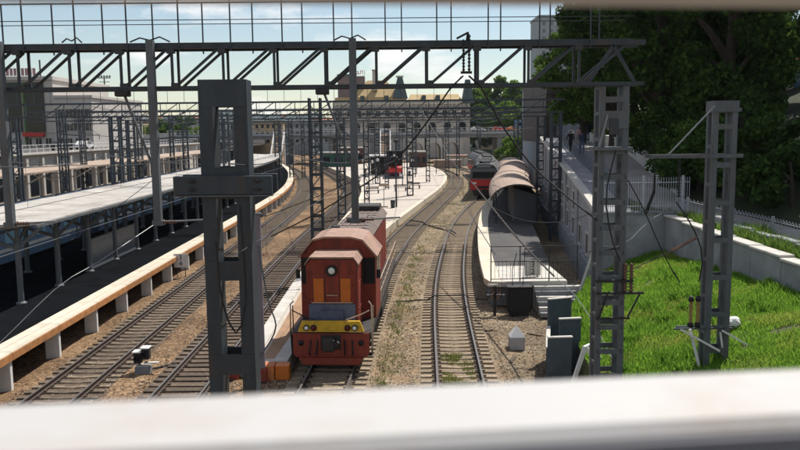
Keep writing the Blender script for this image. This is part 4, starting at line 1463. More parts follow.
for x in (-1.1, 1.1):
    hs.lathe([(0.1, 0), (0.1, -0.06)], (x, -0.02, 0.95), 'y', 10)
hs.build('brake_hose', black, lo)
# steps and front handrails
for s in (-1, 1):
    st = MB()
    for z in (0.42, 0.8):
        st.box(min(s * 1.18, s * 1.48), max(s * 1.18, s * 1.48), 0.15, 0.55, z, z + 0.03)
    st.box(min(s * 1.46, s * 1.49), max(s * 1.46, s * 1.49), 0.13, 0.57, 0.42, 1.2)
    st.build('step', dark_iron, lo)
    hr = MB()
    hr.tube([(s * 1.48, 0.15, 0.7), (s * 1.5, 0.1, 1.4), (s * 1.48, 0.1, 2.35), (s * 1.38, 0.2, 2.45)], 0.022, 6)
    hr.tube([(s * 1.48, 0.6, 0.7), (s * 1.5, 0.6, 2.2)], 0.022, 6)
    hr.tube([(s * 0.55, -0.02, 1.8), (s * 1.1, -0.02, 2.0), (s * 1.42, 0.05, 2.15)], 0.022, 6)
    hr.build('front_handrail', rail_tan if s > 0 else dark_iron, lo)
# walkway plates
MB().box(-1.45, 1.45, 0.05, 2.4, 1.281, 1.32).build('walkway', dark_iron, lo)
# short hood
hood = [(-0.95, 1.32), (0.95, 1.32), (0.95, 3.72), (0.78, 3.94), (-0.78, 3.94), (-0.95, 3.72)]
sh = MB().prism(hood, 0.55, 2.35).build('short_hood', loco_red, lo)
MB().box(-0.86, 0.86, 0.45, 0.549, 1.60, 2.28).build('lower_panel', loco_blue, lo)
MB().box(-0.42, 0.42, 0.36, 0.449, 1.34, 2.05).build('lower_panel', loco_blue, lo)
MB().prism([(-1.0, 3.72), (-0.8, 3.98), (0.8, 3.98), (1.0, 3.72), (1.0, 3.78), (0.82, 4.04), (-0.82, 4.04), (-1.0, 3.78)], 0.46, 2.34).build('hood_roof', loco_roof, lo)
for s in (-1, 1):
    MB().box(s * 0.5 - 0.185, s * 0.5 + 0.185, 0.525, 0.549, 2.32, 3.22).build('orange_panel', loco_or, lo)
    MB().tube([(s * 0.88, 0.5, 2.3), (s * 0.88, 0.5, 3.55)], 0.018, 6).build('grab_rail', loco_red2, lo)
for s in (-1, 1):
    for k in range(9):
        MB().box(s * .5 - .165, s * .5 + .165, .505, .5245, 2.38 + k * .092, 2.43 + k * .092).build('louvre_slat', loco_or, lo)
    MB().box(s * .27 - .008, s * .27 + .008, .535, .549, 1.9 + .4, 3.9 - .1).build('door_seam', black, lo)
    for z in (2.45, 2.95, 3.45):
        MB().tube([(s * .75, .53, z - .06), (s * .75, .53, z + .06)], .022, 6).build('hinge', loco_red2, lo)
MB().tube([(-.2, .5, 2.6), (.2, .5, 2.6)], .015, 6).build('grab_rail', rail_tan, lo)
MB().tube([(-.75, .47, 2.36), (-.75, .42, 2.34), (.75, .42, 2.34), (.75, .47, 2.36)], .018, 6).build('grab_rail', rail_tan, lo)
for k in range(15):
    MB().lathe([(.022, 0), (.022, -.02)], (-1.26 + k * .18, -.022, 1.22), 'y', 6).build('rivet', loco_red2, lo)
for k in range(13):
    MB().lathe([(.022, 0), (.022, -.02)], (-1.2 + k * .2, -.022, .5), 'y', 6).build('rivet', loco_red2, lo)
for x in (-.42, .42):
    MB().bbox(x - .05, x + .05, -.06, -.021, .46, 1.26, .01).build('beam_stiffener', loco_red2, lo)
MB().bbox(-.45, .45, -.05, -.021, .7, 1.25, .02).build('coupler_plate', dark_iron, lo)
MB().lathe([(0.2, 0.0), (0.21, -0.1), (0.18, -0.11), (0.15, -0.05)], (0, 0.55, 3.52), 'y', 18).build('lamp_housing', black, lo)
MB().lathe([(0.15, 0), (0.1, -0.05), (0.03, -0.07)], (0, 0.5, 3.52), 'y', 18).build('headlight', lens_m, lo)
sl = MB()
for s in (-1, 1):
    for k in range(9):
        sl.box(min(s * .951, s * .97), max(s * .951, s * .97), 0.8, 1.9, 2.0 + k * .12, 2.06 + k * .12)
sl.build('louvres', loco_red, lo)
# cab
cabp = [(-1.47, 1.32), (1.47, 1.32), (1.47, 3.74), (0.95, 4.36), (0.5, 4.47), (-0.5, 4.47), (-0.95, 4.36), (-1.47, 3.74)]
MB().prism(cabp, 2.36, 4.75).build('cab', loco_red, lo)
rfp = [(-1.52, 3.72), (-0.97, 4.38), (-0.5, 4.49), (0.5, 4.49), (0.97, 4.38), (1.52, 3.72), (1.56, 3.78), (1.0, 4.44), (0.52, 4.56), (-0.52, 4.56), (-1.0, 4.44), (-1.56, 3.78)]
MB().prism(rfp, 2.18, 4.9).build('cab_roof', loco_roof, lo)
for s in (-1, 1):
    w = MB().bbox(s * 1.2 - 0.21, s * 1.2 + 0.21, 2.335, 2.359, 2.72, 3.66, 0.008).build('cab_window', glass_dk, lo)
    f = MB()
    for z in (2.70, 3.68):
        f.box(s * 1.2 - 0.23, s * 1.2 + 0.23, 2.325, 2.358, z - .025, z + .025)
    for x in (-.22, .22):
        f.box(s * 1.2 + x - .02, s * 1.2 + x + .02, 2.325, 2.358, 2.726, 3.654)
    f.build('window_frame', black, w)
    f = MB()
    sw = MB().box(min(s * 1.471, s * 1.49), max(s * 1.471, s * 1.49), 2.8, 3.5, 2.8, 3.6).box(min(s * 1.471, s * 1.49), max(s * 1.471, s * 1.49), 3.7, 4.4, 2.8, 3.6)
    sw.build('side_window', glass_dk, lo)
    MB().bbox(min(s * 1.5, s * 1.66), max(s * 1.5, s * 1.66), 2.3, 2.36, 2.9, 3.25, .01).build('mirror', black, lo)
# long hood
lhp = [(-0.93, 1.32), (0.93, 1.32), (0.93, 4.0), (0.72, 4.24), (-0.72, 4.24), (-0.93, 4.0)]
MB().prism(lhp, 4.76, 16.0).build('long_hood', loco_red, lo)
MB().prism([(-1.0, 3.96), (-0.75, 4.245), (0.75, 4.245), (1.0, 3.96), (1.02, 4.0), (0.76, 4.31), (-0.76, 4.31), (-1.02, 4.0)], 4.95, 16.1).build('hood_roof', loco_roof2, lo)
rp = MB()
for x in (-0.55, -0.2, 0.15, 0.5):
    rp.box(x - .02, x + .02, 5.1, 16.0, 4.31, 4.345)
for k in range(10):
    rp.box(-.74, .74, 5.6 + k * 1.05, 5.64 + k * 1.05, 4.312, 4.34)
rp.build('roof_ribs', loco_roof2, lo)
MB().bbox(-0.62, -0.3, 5.1, 5.5, 4.35, 4.6, .02).build('exhaust', black, lo)
MB().bbox(-0.45, 0.45, 9.0, 10.6, 4.35, 4.55, .04).build('fan_housing', loco_roof2, lo)
MB().bbox(-0.7, 0.7, 14.2, 15.9, 4.35, 4.6, .04).build('radiator_box', dark_iron, lo)
for s in (-1, 1):
    for k in range(7):
        yy = 5.0 + k * 1.55
        MB().bbox(min(s * .931, s * .955), max(s * .931, s * .955), yy, yy + 1.4, 1.6, 3.8, .008).build('hood_door', loco_red, lo)
for s in (-1, 1):
    MB().box(min(s * .96, s * 1.45), max(s * .96, s * 1.45), 2.41, 16.55, 1.281, 1.315).build('walkway', dark_iron, lo)
    hr = MB()
    hr.tube([(s * 1.44, 4.9, 2.35), (s * 1.44, 16.4, 2.35)], 0.022, 6).tube([(s * 1.44, 4.9, 1.85), (s * 1.44, 16.4, 1.85)], 0.016, 6)
    for k in range(11):
        hr.tube([(s * 1.44, 4.9 + k * 1.15, 1.3), (s * 1.44, 4.9 + k * 1.15, 2.35)], 0.02, 6)
    hr.build('side_handrail', rail_tan, lo)
    MB().bbox(min(s * 1.1, s * 1.42), max(s * 1.1, s * 1.42), 6.2, 10.2, 0.42, 0.94, .05).build('fuel_tank', dark_iron, lo)
for by in (2.9, 13.2):
    for s in (-1, 1):
        MB().bbox(min(s * 1.02, s * 1.2), max(s * 1.02, s * 1.2), by - 2.2, by + 2.2, 0.45, 0.85, .04).build('bogie_frame', dark_iron, lo)
    for dy in (-1.6, 0, 1.6):
        ax = MB()
        for s in (-1, 1):
            ax.lathe([(0.55, -.03), (0.52, 0.0), (0.52, .10), (0.3, .12)], (s * .795 - .05, by + dy, 0.52), 'x', 20)
        ax.lathe([(0.09, -0.7), (0.09, 0.7)], (0, by + dy, 0.52), 'x', 10)
        ax.build('wheelset', dark_iron, lo)

# ================================================================== RED TRAIN on the right track
def heading(path, Yv):
    i = min(range(len(path)), key=lambda q: abs(path[q].y - Yv))
    n_, d = side(path, i)
    return -math.atan2(d.x, d.y)
def emu_car(Yv, head, label):
    c = thing('electric_train_car', (xat(T4, Yv), Yv, 0), label, 'train car', rz=heading(T4, Yv + 9), group='cars of the red electric train')
    L_ = 19.4
    body = [(-1.7, 1.05), (1.7, 1.05), (1.74, 1.4), (1.74, 3.35), (1.55, 3.8), (-1.55, 3.8), (-1.74, 3.35), (-1.74, 1.4)]
    MB().prism(body, 0.35 if head else 0.1, L_).build('body', emu_grey, c)
    MB().prism([(-1.745, 1.3), (1.745, 1.3), (1.745, 2.0), (-1.745, 2.0)], 0.4, L_ - .05).build('red_stripe', red_paint, c)
    MB().prism([(-1.55, 3.801), (1.55, 3.801), (1.2, 4.15), (0.6, 4.28), (-0.6, 4.28), (-1.2, 4.15)], 0.2, L_).build('roof', mat('emu_roof_grimy', (0.075, 0.078, 0.08), .85, .4, 1.2, stain=(.12, .09, .07), stain_amt=.7), c)
    w = MB()
    for s in (-1, 1):
        for k in range(9):
            w.box(min(s * 1.741, s * 1.755), max(s * 1.741, s * 1.755), 2.2 + k * 1.85, 3.5 + k * 1.85, 2.25, 3.1)
    w.build('side_windows', glass_dk, c)
    for k in range(4):
        MB().bbox(-.7, .7, 2.5 + k * 4.2, 4.6 + k * 4.2, 4.285, 4.6, .05).build('roof_vent', dark_iron, c)
    if head:
        fp = [(-1.7, 1.0), (1.7, 1.0), (1.74, 1.5), (1.72, 2.35), (-1.72, 2.35), (-1.74, 1.5)]
        MB().prism(fp, -0.05, 0.34).build('front_panel', red_paint, c)
        MB().prism([(-1.72, 2.352), (1.72, 2.352), (1.6, 3.35), (1.3, 3.75), (-1.3, 3.75), (-1.6, 3.35)], 0.08, 0.345).build('front_mask', emu_grey, c)
        MB().prism([(-1.5, 2.5), (1.5, 2.5), (1.4, 3.3), (-1.4, 3.3)], 0.05, 0.079).build('windshield', glass_dk, c)
        MB().bbox(-.9, .9, 0.0, 0.34, 3.76, 4.1, .05).build('headlight_box', emu_grey, c)
        for s in (-1, 1):
            MB().bbox(s * 1.2 - .25, s * 1.2 + .25, -.08, -.051, 1.75, 2.0, .01).build('headlight', lens_m, c)
        MB().bbox(-.75, .75, -.08, -.051, 1.2, 1.5, .01).build('grille', black, c)
        MB().prism([(-1.2, 0.3), (1.2, 0.3), (1.45, 0.995), (-1.45, 0.995)], -0.2, 0.2).build('plough', dark_iron, c)
        MB().bbox(-.2, .2, -.6, -.06, .85, 1.15, .05).build('coupler', dark_iron, c)
    for by in (3.0, L_ - 3.0):
        bg = MB()
        for s in (-1, 1):
            bg.bbox(min(s * 1.0, s * 1.2), max(s * 1.0, s * 1.2), by - 1.8, by + 1.8, .4, .9, .05)
            for dy in (-1.2, 1.2):
                bg.lathe([(0.5, -.05), (0.48, .08)], (s * .795, by + dy, .49), 'x', 14)
        bg.build('bogie', dark_iron, c)
    MB().box(-1.6, 1.6, 6, 13, .5, 1.04).build('underframe', dark_iron, c)
emu_car(99.0, True, 'red-fronted electric train head car stopped beside the barrel canopy')
emu_car(118.9, False, 'grey-roofed train car coupled behind the red head car')
emu_car(138.8, False, 'last visible grey-roofed train car, farthest from the red front')

# ================================================================== passenger coaches under the left canopies
def coach(x, y, body_m, label):
    c = thing('passenger_coach', (x, y, -0.1), label, 'train car', group='coaches behind the left platform')
    L_ = 23.5
    MB().prism([(-1.5, 1.1), (1.5, 1.1), (1.55, 1.5), (1.55, 3.3), (1.2, 3.95), (0.5, 4.2), (-0.5, 4.2), (-1.2, 3.95), (-1.55, 3.3), (-1.55, 1.5)], 0, L_).build('body', body_m, c)
    for k in range(10):
        MB().bbox(1.551, 1.565, 1.6 + k * 2.1, 2.9 + k * 2.1, 2.2, 3.05, .004).build('window', glass_bl, c)
    MB().box(1.552, 1.56, 0.1, L_ - .1, 1.75, 1.95).build('stripe', emu_grey, c)
    MB().box(-1.3, 1.3, 1, L_ - 1, 0.35, 1.09).build('underframe', dark_iron, c)
MB_tr = None
for k in range(4):
    coach(-24.6, 34 + k * 24.2, blue_paint, ['nearest blue passenger coach under the long left canopy', 'second blue passenger coach under the long left canopy', 'third blue passenger coach behind the left platform columns', 'farthest blue passenger coach behind the left platform columns'][k])
b = MB()
for s in (-.8, .8):
    b.box(-24.6 + s - .04, -24.6 + s + .04, 10, 150, -0.25, -0.1)
tr0 = thing('railway_track', (-24.6, 40, -0.25), 'track in deep shade under the blue coaches', 'railway track')
b.build('rail', rail_m, tr0, world=True)
# ================================================================== second left platform, canopy, street, buildings
P0 = thing('station_platform', (-36, 60, -0.25), 'far left platform under the brown canopy', 'platform')
MB().box(-43, -34.6, 40, 175, -0.25, 1.05).build('deck', asphalt, P0, world=True)
MB().box(-34.6, -33.9, 40, 175, -0.25, 1.10).build('edge_strip', conc_cream, P0, world=True)
C0 = thing('platform_canopy', (-38, 60, 1.05), 'long brown canopy roof behind the pale one, far left', 'canopy')
yy = 52.0
while yy < 170:
    MB().sweep([[(-41.5, a, 4.75), (-38.2, a, 4.5), (-34.6, a, 4.8), (-34.6, a, 4.95), (-38.2, a, 4.66), (-41.5, a, 4.9)] for a in (yy, yy + 5.95)]).build('roof_panel', roof_brown, C0, world=True)
    yy += 6
c0 = MB().tube([(0, 0, 0), (0, 0, 3.4)], 0.16, 8).bar((0, 0, 2.6), (1.8, 0, 3.6), .1).bar((0, 0, 2.6), (-1.8, 0, 3.6), .1).mesh('column', white_paint)
for k in range(20):
    obj(c0, 'column', C0, Vector((-36.2, 53.5 + 6 * k, 1.05)) - C0.location)
    obj(c0, 'column', C0, Vector((-40.2, 53.5 + 6 * k, 1.05)) - C0.location)
# pale service wall with openings behind it
SW = thing('service_wall', (-46.5, 60, -0.2), 'pale wall with a row of dark openings below the left street', 'wall')
MB().box(-47.5, -47.0, 40, 190, -0.25, 6.0).build('wall_face', conc, SW, world=True)
for k in range(26):
    MB().box(-47.02, -46.95, 60 + k * 4.6, 62.8 + k * 4.6, 0.6, 3.4).build('opening', glass_dk, SW, world=True)
    MB().box(-47.0, -46.6, 63.4 + k * 4.6, 64.0 + k * 4.6, -0.25, 5.6).build('pilaster', conc, SW, world=True)
MB().box(-47.3, -46.4, 40, 190, 6.003, 6.25).build('coping', conc, SW, world=True)
struct(MB().box(-400, -47.5, 38, 420, 4.0, 5.99).build('street', asphalt))
# parapet railing along the street
pr = thing('street_railing', (-47, 60, 6.25), 'long thin white railing along the street above the left canopies', 'railing')
b = MB()
for z in (6.75, 7.25):
    b.bar((-46.9, 60, z), (-46.9, 190, z), .06)
for k in range(66):
    b.bar((-46.9, 60 + 2 * k, 6.25), (-46.9, 60 + 2 * k, 7.28), .06)
b.build('rails', white_paint, pr, world=True)

def facade_windows(root, x0, x1, z0, z1, nx_, nz_, y, wfrac, hfrac, m=glass_dk, name='window', frame=None):
    dx = (x1 - x0) / nx_
    dz = (z1 - z0) / nz_
    me = MB().box(-dx * wfrac / 2, dx * wfrac / 2, -0.06, 0.1, -dz * hfrac / 2, dz * hfrac / 2).mesh(name, m)
    fm = None
    if frame:
        f = MB()
        f.box(-dx * wfrac / 2 - .12, dx * wfrac / 2 + .12, -0.16, 0.05, -dz * hfrac / 2 - .16, -dz * hfrac / 2 - 0.01)
        f.box(-.05, .05, -.09, -.061, -dz * hfrac / 2, dz * hfrac / 2)
        fm = f.mesh('sill', frame)
    for i in range(nx_):
        for j in range(nz_):
            p = Vector((x0 + dx * (i + .5), y, z0 + dz * (j + .5))) - root.location
            w = obj(me, name, root, p)
            if fm:
                obj(fm, 'sill', w, (0, 0, 0))

# left modern block
LB = thing('office_building', (-62, 150, 6), 'white modern block with ribbon windows and dark glass bays, far left', 'building')
def px2x(px_, Y): return at(px_, 130, Y).x
def py2z(py_, Y, px_=400): return at(px_, py_, Y).z
YB = 150
xa, xm, xb3 = px2x(-90, YB), px2x(54, YB), px2x(93, YB)
zr = py2z(98, YB, 70); zl = py2z(80, YB, 30)
MB().box(xm, xb3, YB, YB + 30, 5.9, zr).build('wing', bld_white, LB, world=True)
MB().box(xa, xm - 0.01, YB + .5, YB + 30, 5.9, zl).build('main_block', bld_white, LB, world=True)
MB().box(xa - .4, xm + .3, YB, YB + 30.3, zl + .003, zl + .7).build('roof_slab', bld_white, LB, world=True)
MB().box(xm + .3, xb3 + .3, YB - .3, YB + 30.3, zr + .003, zr + .5).build('roof_slab', bld_white, LB, world=True)
for (a, c, u, v) in ((0, 22, 80, 132), (27, 45, 80, 132), (-40, -4, 80, 132)):
    MB().box(px2x(a, YB), px2x(c, YB), YB + .25, YB + .6, py2z(v, YB, 30), py2z(u, YB, 30) - .4).build('glass_bay', glass_dk, LB, world=True)
MB().box(px2x(24, YB), px2x(26, YB), YB + .2, YB + .6, 7, zl - .4).build('green_strip', mat('green_panel', (0.08, 0.16, 0.05), 0.7, 0.3, 1), LB, world=True)
for (u, v) in ((109, 117), (124, 131)):
    za_, zb_ = py2z(v, YB, 70), py2z(u, YB, 70)
    facade_windows(LB, xm + .5, xb3 - .3, za_, zb_, 9, 1, YB, .9, .95, frame=bld_white)
facade_windows(LB, xm + .5, xb3 - .5, py2z(146, YB, 70), py2z(138, YB, 70), 4, 1, YB, .55, .9, frame=bld_white)
facade_windows(LB, px2x(2, YB), px2x(52, YB), py2z(147, YB, 30), py2z(138, YB, 30), 5, 1, YB + .5, .55, .9, frame=bld_white)
MB().box(px2x(23, YB), px2x(44, YB), YB - .4, YB + .4, py2z(136.5, YB, 30), py2z(132.5, YB, 30)).build('shop_sign', red_paint, LB, world=True)
# rooftop lettering too far away to read
for k in range(9):
    x = px2x(3 + 3.8 * k, YB)
    MB().box(x, x + .55, YB + 1.2, YB + 1.3, zl + .9, zl + 2.3).build('roof_letter', mat('roof_letter_pink', (0.36, 0.20, 0.22), 0.7, 0.2, 1), LB, world=True)
MB().tube([(px2x(37, YB), YB + 3, zl + .7), (px2x(37, YB), YB + 3, zl + 4)], .15, 6).build('antenna', steel_far, LB, world=True)

# station building
ST = thing('station_building', (3, 250, 0), 'cream ornate station building with ochre roofs and dark turret', 'building')
YS = 250
sx0, sx1 = px2x(334, YS), px2x(470, YS)
def Z(py_): return py2z(py_, YS)
MB().box(sx0, sx1, YS, YS + 22, 0, Z(104)).build('wall', cream, ST, world=True)
for u, v, dd in ((100.5, 103.9, .6), (107.5, 109, .35), (118, 119.2, .3)):
    MB().box(sx0 - .2, sx1 + .2, YS - dd, YS - .01, Z(v), Z(u)).build('cornice', cream, ST, world=True)
for k in range(34):
    x = sx0 + (sx1 - sx0) * (k + .5) / 34
    MB().box(x - .28, x + .28, YS - .5, YS - .36, Z(106.8), Z(104.2)).build('corbel', cream, ST, world=True)
facade_windows(ST, sx0 + .5, sx1 - .5, Z(117), Z(110), 14, 1, YS, .42, .8, frame=cream)
for k in range(9):                                     # arched windows
    x = sx0 + (sx1 - sx0) * (k + .5) / 9
    pr_ = [(x - 1.1, Z(134)), (x + 1.1, Z(134)), (x + 1.1, Z(126))] + [(x + 1.1 * math.cos(t), Z(126) + 1.1 * math.sin(t)) for t in np.linspace(.3, 2.84, 7)] + [(x - 1.1, Z(126))]
    w = MB().prism(pr_, YS - .05, YS + .1).build('arched_window', glass_dk, ST, world=True)
    ar = MB()
    pts_ = [(x + 1.35 * math.cos(t), YS - .12, Z(126) + 1.35 * math.sin(t)) for t in np.linspace(0, math.pi, 9)]
    for q in range(8):
        ar.bar(pts_[q], pts_[q + 1], .3, .3)
    ar.build('arch_moulding', cream, ST, world=True)
# hipped ochre roof
def hip(x0, x1, y0, y1, z0, z1, inset_x, inset_y, nm, m, root):
    b = MB()
    b.add([(x0, y0, z0), (x1, y0, z0), (x1, y1, z0), (x0, y1, z0), (x0 + inset_x, y0 + inset_y, z1), (x1 - inset_x, y0 + inset_y, z1), (x1 - inset_x, y1 - inset_y, z1), (x0 + inset_x, y1 - inset_y, z1)],
          [(0, 3, 2, 1), (4, 5, 6, 7), (0, 1, 5, 4), (1, 2, 6, 5), (2, 3, 7, 6), (3, 0, 4, 7)])
    return b.build(nm, m, root, world=True)
hip(px2x(335, YS), px2x(407, YS), YS - .4, YS + 20, Z(100.4), Z(97), .3, .3, 'roof_base', ochre_roof, ST)
hip(px2x(352, YS), px2x(402, YS), YS, YS + 18, Z(96.9), Z(79), 5.0, 6, 'roof', ochre_roof, ST)
hip(px2x(408, YS), px2x(462, YS), YS - .4, YS + 18, Z(100.4), Z(94), 1.0, 4, 'roof', ochre_roof, ST)
hip(px2x(393, YS), px2x(408, YS), YS - .8, YS + 4, Z(98.5), Z(77), 1.6, 1.6, 'turret', slate, ST)
MB().box(px2x(396.5, YS), px2x(404, YS), YS + .6, YS + 2.6, Z(77) + .01, Z(75.5)).build('turret_cap', cream, ST, world=True)
hip(px2x(462, YS), px2x(474, YS), YS - .8, YS + 4, Z(103.8), Z(80), 1.2, 1.2, 'turret', slate, ST)
tw = MB().box(px2x(338, YS), px2x(365, YS), YS + 3, YS + 11, Z(99), Z(75)).build('tower', mat('tower_mauve', (0.24, 0.17, 0.16), 0.85, 0.15, .3), ST, world=True)
MB().box(px2x(337.5, YS), px2x(352, YS), YS + 2.7, YS + 11, Z(75) + .01, Z(73)).build('tower_roof', mat('verdigris', (0.10, 0.19, 0.16), 0.7, 0.2, .5), ST, world=True)
MB().box(px2x(373, YS), px2x(378, YS), YS + 1, YS + 3, Z(90), Z(70)).build('chimney', cream, ST, world=True)
MB().box(px2x(372.5, YS), px2x(378.5, YS), YS + .7, YS + 3.3, Z(70) + .01, Z(69)).build('chimney_cap', cream, ST, world=True)
for px_ in (363, 387, 424, 438):
    MB().box(px2x(px_ - 2, YS), px2x(px_ + 2, YS), YS - .9, YS + 2, Z(100), Z(95.5)).build('dormer', slate, ST, world=True)
tm = text_mesh('aл', 2.2, red_paint, .08)
obj(tm, 'roof_lettering', ST, Vector((px2x(360.5, YS), YS + 3, Z(71.2))) - ST.location, (R(90), 0, 0))
tb = MB().bar((px2x(356, YS), YS + 3.2, Z(74.9)), (px2x(356, YS), YS + 3.2, Z(69)), .12).bar((px2x(365, YS), YS + 3.2, Z(74.9)), (px2x(365, YS), YS + 3.2, Z(69)), .12)
tb.build('sign_frame', steel_far, ST, world=True)

# road viaduct with arches
VY = 214
V = thing('road_viaduct', (0, VY, 0), 'grey road viaduct with pale arched piers crossing behind the station throat', 'viaduct')
vx0, vx1 = px2x(176, VY), px2x(560, VY)
MB().box(vx0, vx1, VY, VY + 12, 6.6, 8.15).build('deck', conc_dark, V, world=True)
MB().box(vx0, vx1, VY - .5, VY - .01, 7.55, 8.2).build('edge_beam', mat('viaduct_edge', (0.34, 0.37, 0.40), .85, .2, .3), V, world=True)
b = MB()
for z in (8.6, 9.25):
    b.bar((vx0, VY - .2, z), (vx1, VY - .2, z), .09)
k = 0
while vx0 + 1.2 * k < vx1:
    b.bar((vx0 + 1.2 * k, VY - .2, 8.2), (vx0 + 1.2 * k, VY - .2, 9.25), .07)
    k += 1
b.build('railing', white_paint, V, world=True)
def arch_pier(xc, w, h, z0=-.3):
    """pale wall panel with an arched dark opening beneath the deck"""
    x0, x1 = xc - w / 2, xc + w / 2
    aw = w * .36
    sp = h * .5
    arc = [(xc + aw * math.cos(t), sp + (h * .32) * math.sin(t)) for t in np.linspace(0, math.pi, 11)]
    bmv, bmf = [], []
    outer = [(x1, z0), (x1, h)] + [(x1 - w * q / 8, h) for q in range(1, 8)] + [(x0, h), (x0, z0)]
    inner = [(xc + aw, z0)] + arc[:] + [(xc - aw, z0)]
    o = MB()
    n_ = len(inner)
    outs = [outer[min(len(outer) - 1, round(q * (len(outer) - 1) / (n_ - 1)))] for q in range(n_)]
    for dy in (VY - .3, VY + 12):
        o.add([(u, dy, v) for u, v in outs] + [(u, dy, v) for u, v in inner], [(q, q + 1, n_ + q + 1, n_ + q) for q in range(n_ - 1)])
    o.add([(u, VY - .3, v) for u, v in inner] + [(u, VY + 12, v) for u, v in inner], [(q, q + 1, n_ + q + 1, n_ + q) for q in range(n_ - 1)])
    return o.build('arched_pier', conc, V, world=True)
for px_ in (416, 434, 452):
    arch_pier(px2x(px_, VY), 5.2, 6.58)
for px_ in (196, 240, 286, 330, 372, 398, 500, 530, 556):
    x = px2x(px_, VY)
    MB().box(x - .7, x + .7, VY + .5, VY + 11, -.3, 6.58).build('pier', conc_dark, V, world=True)
# ramp leaving the viaduct to the left
RP = thing('road_ramp', (vx0, VY, 4), 'pale walled road ramp descending left from the viaduct', 'ramp')
xl_ = -47.2
MB().add([(vx0, VY, 7.9), (vx0, VY + 9, 7.9), (xl_ - 32, VY + 9 - 20, 5.9), (xl_ - 32, VY - 20, 5.9), (vx0, VY, 4.2), (vx0, VY + 9, 4.2), (xl_ - 32, VY + 9 - 20, 4.2), (xl_ - 32, VY - 20, 4.2)],
         [(0, 1, 2, 3), (4, 7, 6, 5), (0, 3, 7, 4), (3, 2, 6, 7), (2, 1, 5, 6), (1, 0, 4, 5)]).build('deck', conc_dark, RP, world=True)
MB().bar((vx0, VY - .2, 8.3), (xl_ - 32, VY - 20.2, 6.3), .3, 1.1).build('parapet', conc, RP, world=True)

# stairs from the viaduct to the platforms
def stair(px_, py0, py1, Yv, label):
    x = px2x(px_, Yv)
    s = thing('covered_stairway', (x, Yv, 0.3), label, 'stairs', group='white framed stairways')
    zt_ = 7.6
    MB().add([(-1.1, 0, 0), (1.1, 0, 0), (1.1, 9, zt_ - .3), (-1.1, 9, zt_ - .3), (-1.1, 0, .3), (1.1, 0, .3), (1.1, 9, zt_), (-1.1, 9, zt_)],
             [(0, 3, 2, 1), (4, 5, 6, 7), (0, 1, 5, 4), (1, 2, 6, 5), (2, 3, 7, 6), (3, 0, 4, 7)]).build('flight', mat('stair_brown', (0.23, 0.16, 0.11), .85, .3, 2), s)
    for k in range(12):
        MB().box(-1.1, 1.1, k * .75, k * .75 + .7, .3 + k * .6, .45 + k * .6).build('step', mat('stair_brown', (0.23, 0.16, 0.11)), s)
    for sx in (-1.25, 1.25):
        MB().bar((sx, 0, 0.9), (sx, 9, zt_ + .8), .22, 1.0).build('side_wall', white_paint, s)
        MB().box(sx - .15, sx + .15, 8.6, 9, 0, zt_).build('support', white_paint, s)
    MB().box(-1.5, 1.5, 8.5, 9.2, zt_ + 1.0, zt_ + 1.3).build('lintel', white_paint, s)
stair(274, 130, 150, 190, 'white framed brown stairway rising to the viaduct beyond the left canopy')
stair(385, 125, 150, 192, 'white framed brown stairway rising to the viaduct behind the steam engine')

# kiosk roofs, steam engine and small things on the middle platform
KC = thing('platform_shelter', (px2x(383, 150), 150, .3), 'flat white-roofed shelter on the middle platform', 'shelter')
MB().bbox(-3, 3, -1.5, 3, 3.4, 3.75, .06).build('roof', white_paint, KC)
for x in (-2.7, 2.7):
    for yv in (-1.2, 2.6):
        MB().box(x - .1, x + .1, yv - .1, yv + .1, 0, 3.4).build('post', steel_l, KC)
MB().box(-2.5, 2.5, 2.0, 2.5, 0, 3.3).build('back_wall', glass_dk, KC)

SE = thing('steam_locomotive', (px2x(394, 137), 137, .3), 'black steam engine monument with red wheels on the middle platform', 'locomotive')
MB().bbox(-1.6, 1.6, -.8, 15, 0, .35, .05).build('plinth', conc_dark, SE)
MB().lathe([(.3, -.18), (.78, -.12), (.9, 0), (.9, 2.0), (.85, 2.05), (.85, 8)], (0, 0, 3.0), 'y', 20).build('boiler', black, SE)
MB().lathe([(.12, -.2), (.6, -.14)], (0, -.06, 3.0), 'y', 16).build('smokebox_door', dark_iron, SE)
MB().lathe([(.3, 0), (.26, .6), (.38, .75)], (0, .9, 3.85), 'z', 12).build('chimney', black, SE)
MB().lathe([(.34, 0), (.34, .45), (.15, .65)], (0, 3.5, 3.75), 'z', 12).build('dome', black, SE)
MB().bbox(-1.45, 1.45, 8, 10.4, 1.9, 4.5, .06).build('cab', black, SE)
MB().bbox(-1.55, 1.55, 7.8, 10.8, 4.51, 4.66, .05).build('cab_roof', black, SE)
MB().box(-1.35, 1.35, -.6, 10.4, 1.75, 1.88).build('running_board', red_paint, SE)
MB().bbox(-1.45, 1.45, -.8, -.55, 1.1, 1.75, .03).build('buffer_beam', red_paint, SE)
MB().bbox(-1.35, 1.35, 10.6, 15, 1.3, 3.6, .06).build('tender', black, SE)
for yv in (.6, 2.2, 3.7, 5.2, 6.7, 11.5, 14):
    w = MB()
    for s in (-1, 1):
        w.lathe([(.62, -.06), (.62, .06)], (s * .8, yv, .97), 'x', 18)
    w.build('wheelset', red_paint, SE)
for s in (-1, 1):
    MB().bbox(min(s * 1.0, s * 1.4), max(s * 1.0, s * 1.4), .2, 1.3, .9, 1.6, .08).build('cylinder', black, SE)
    MB().lathe([(.17, 0), (.17, -.15)], (s * .95, -.6, 1.95), 'y', 12).build('lamp', lens_m, SE)
MB().lathe([(.2, 0), (.2, -.15)], (0, -.3, 4.05), 'y', 12).build('lamp', lens_m, SE)

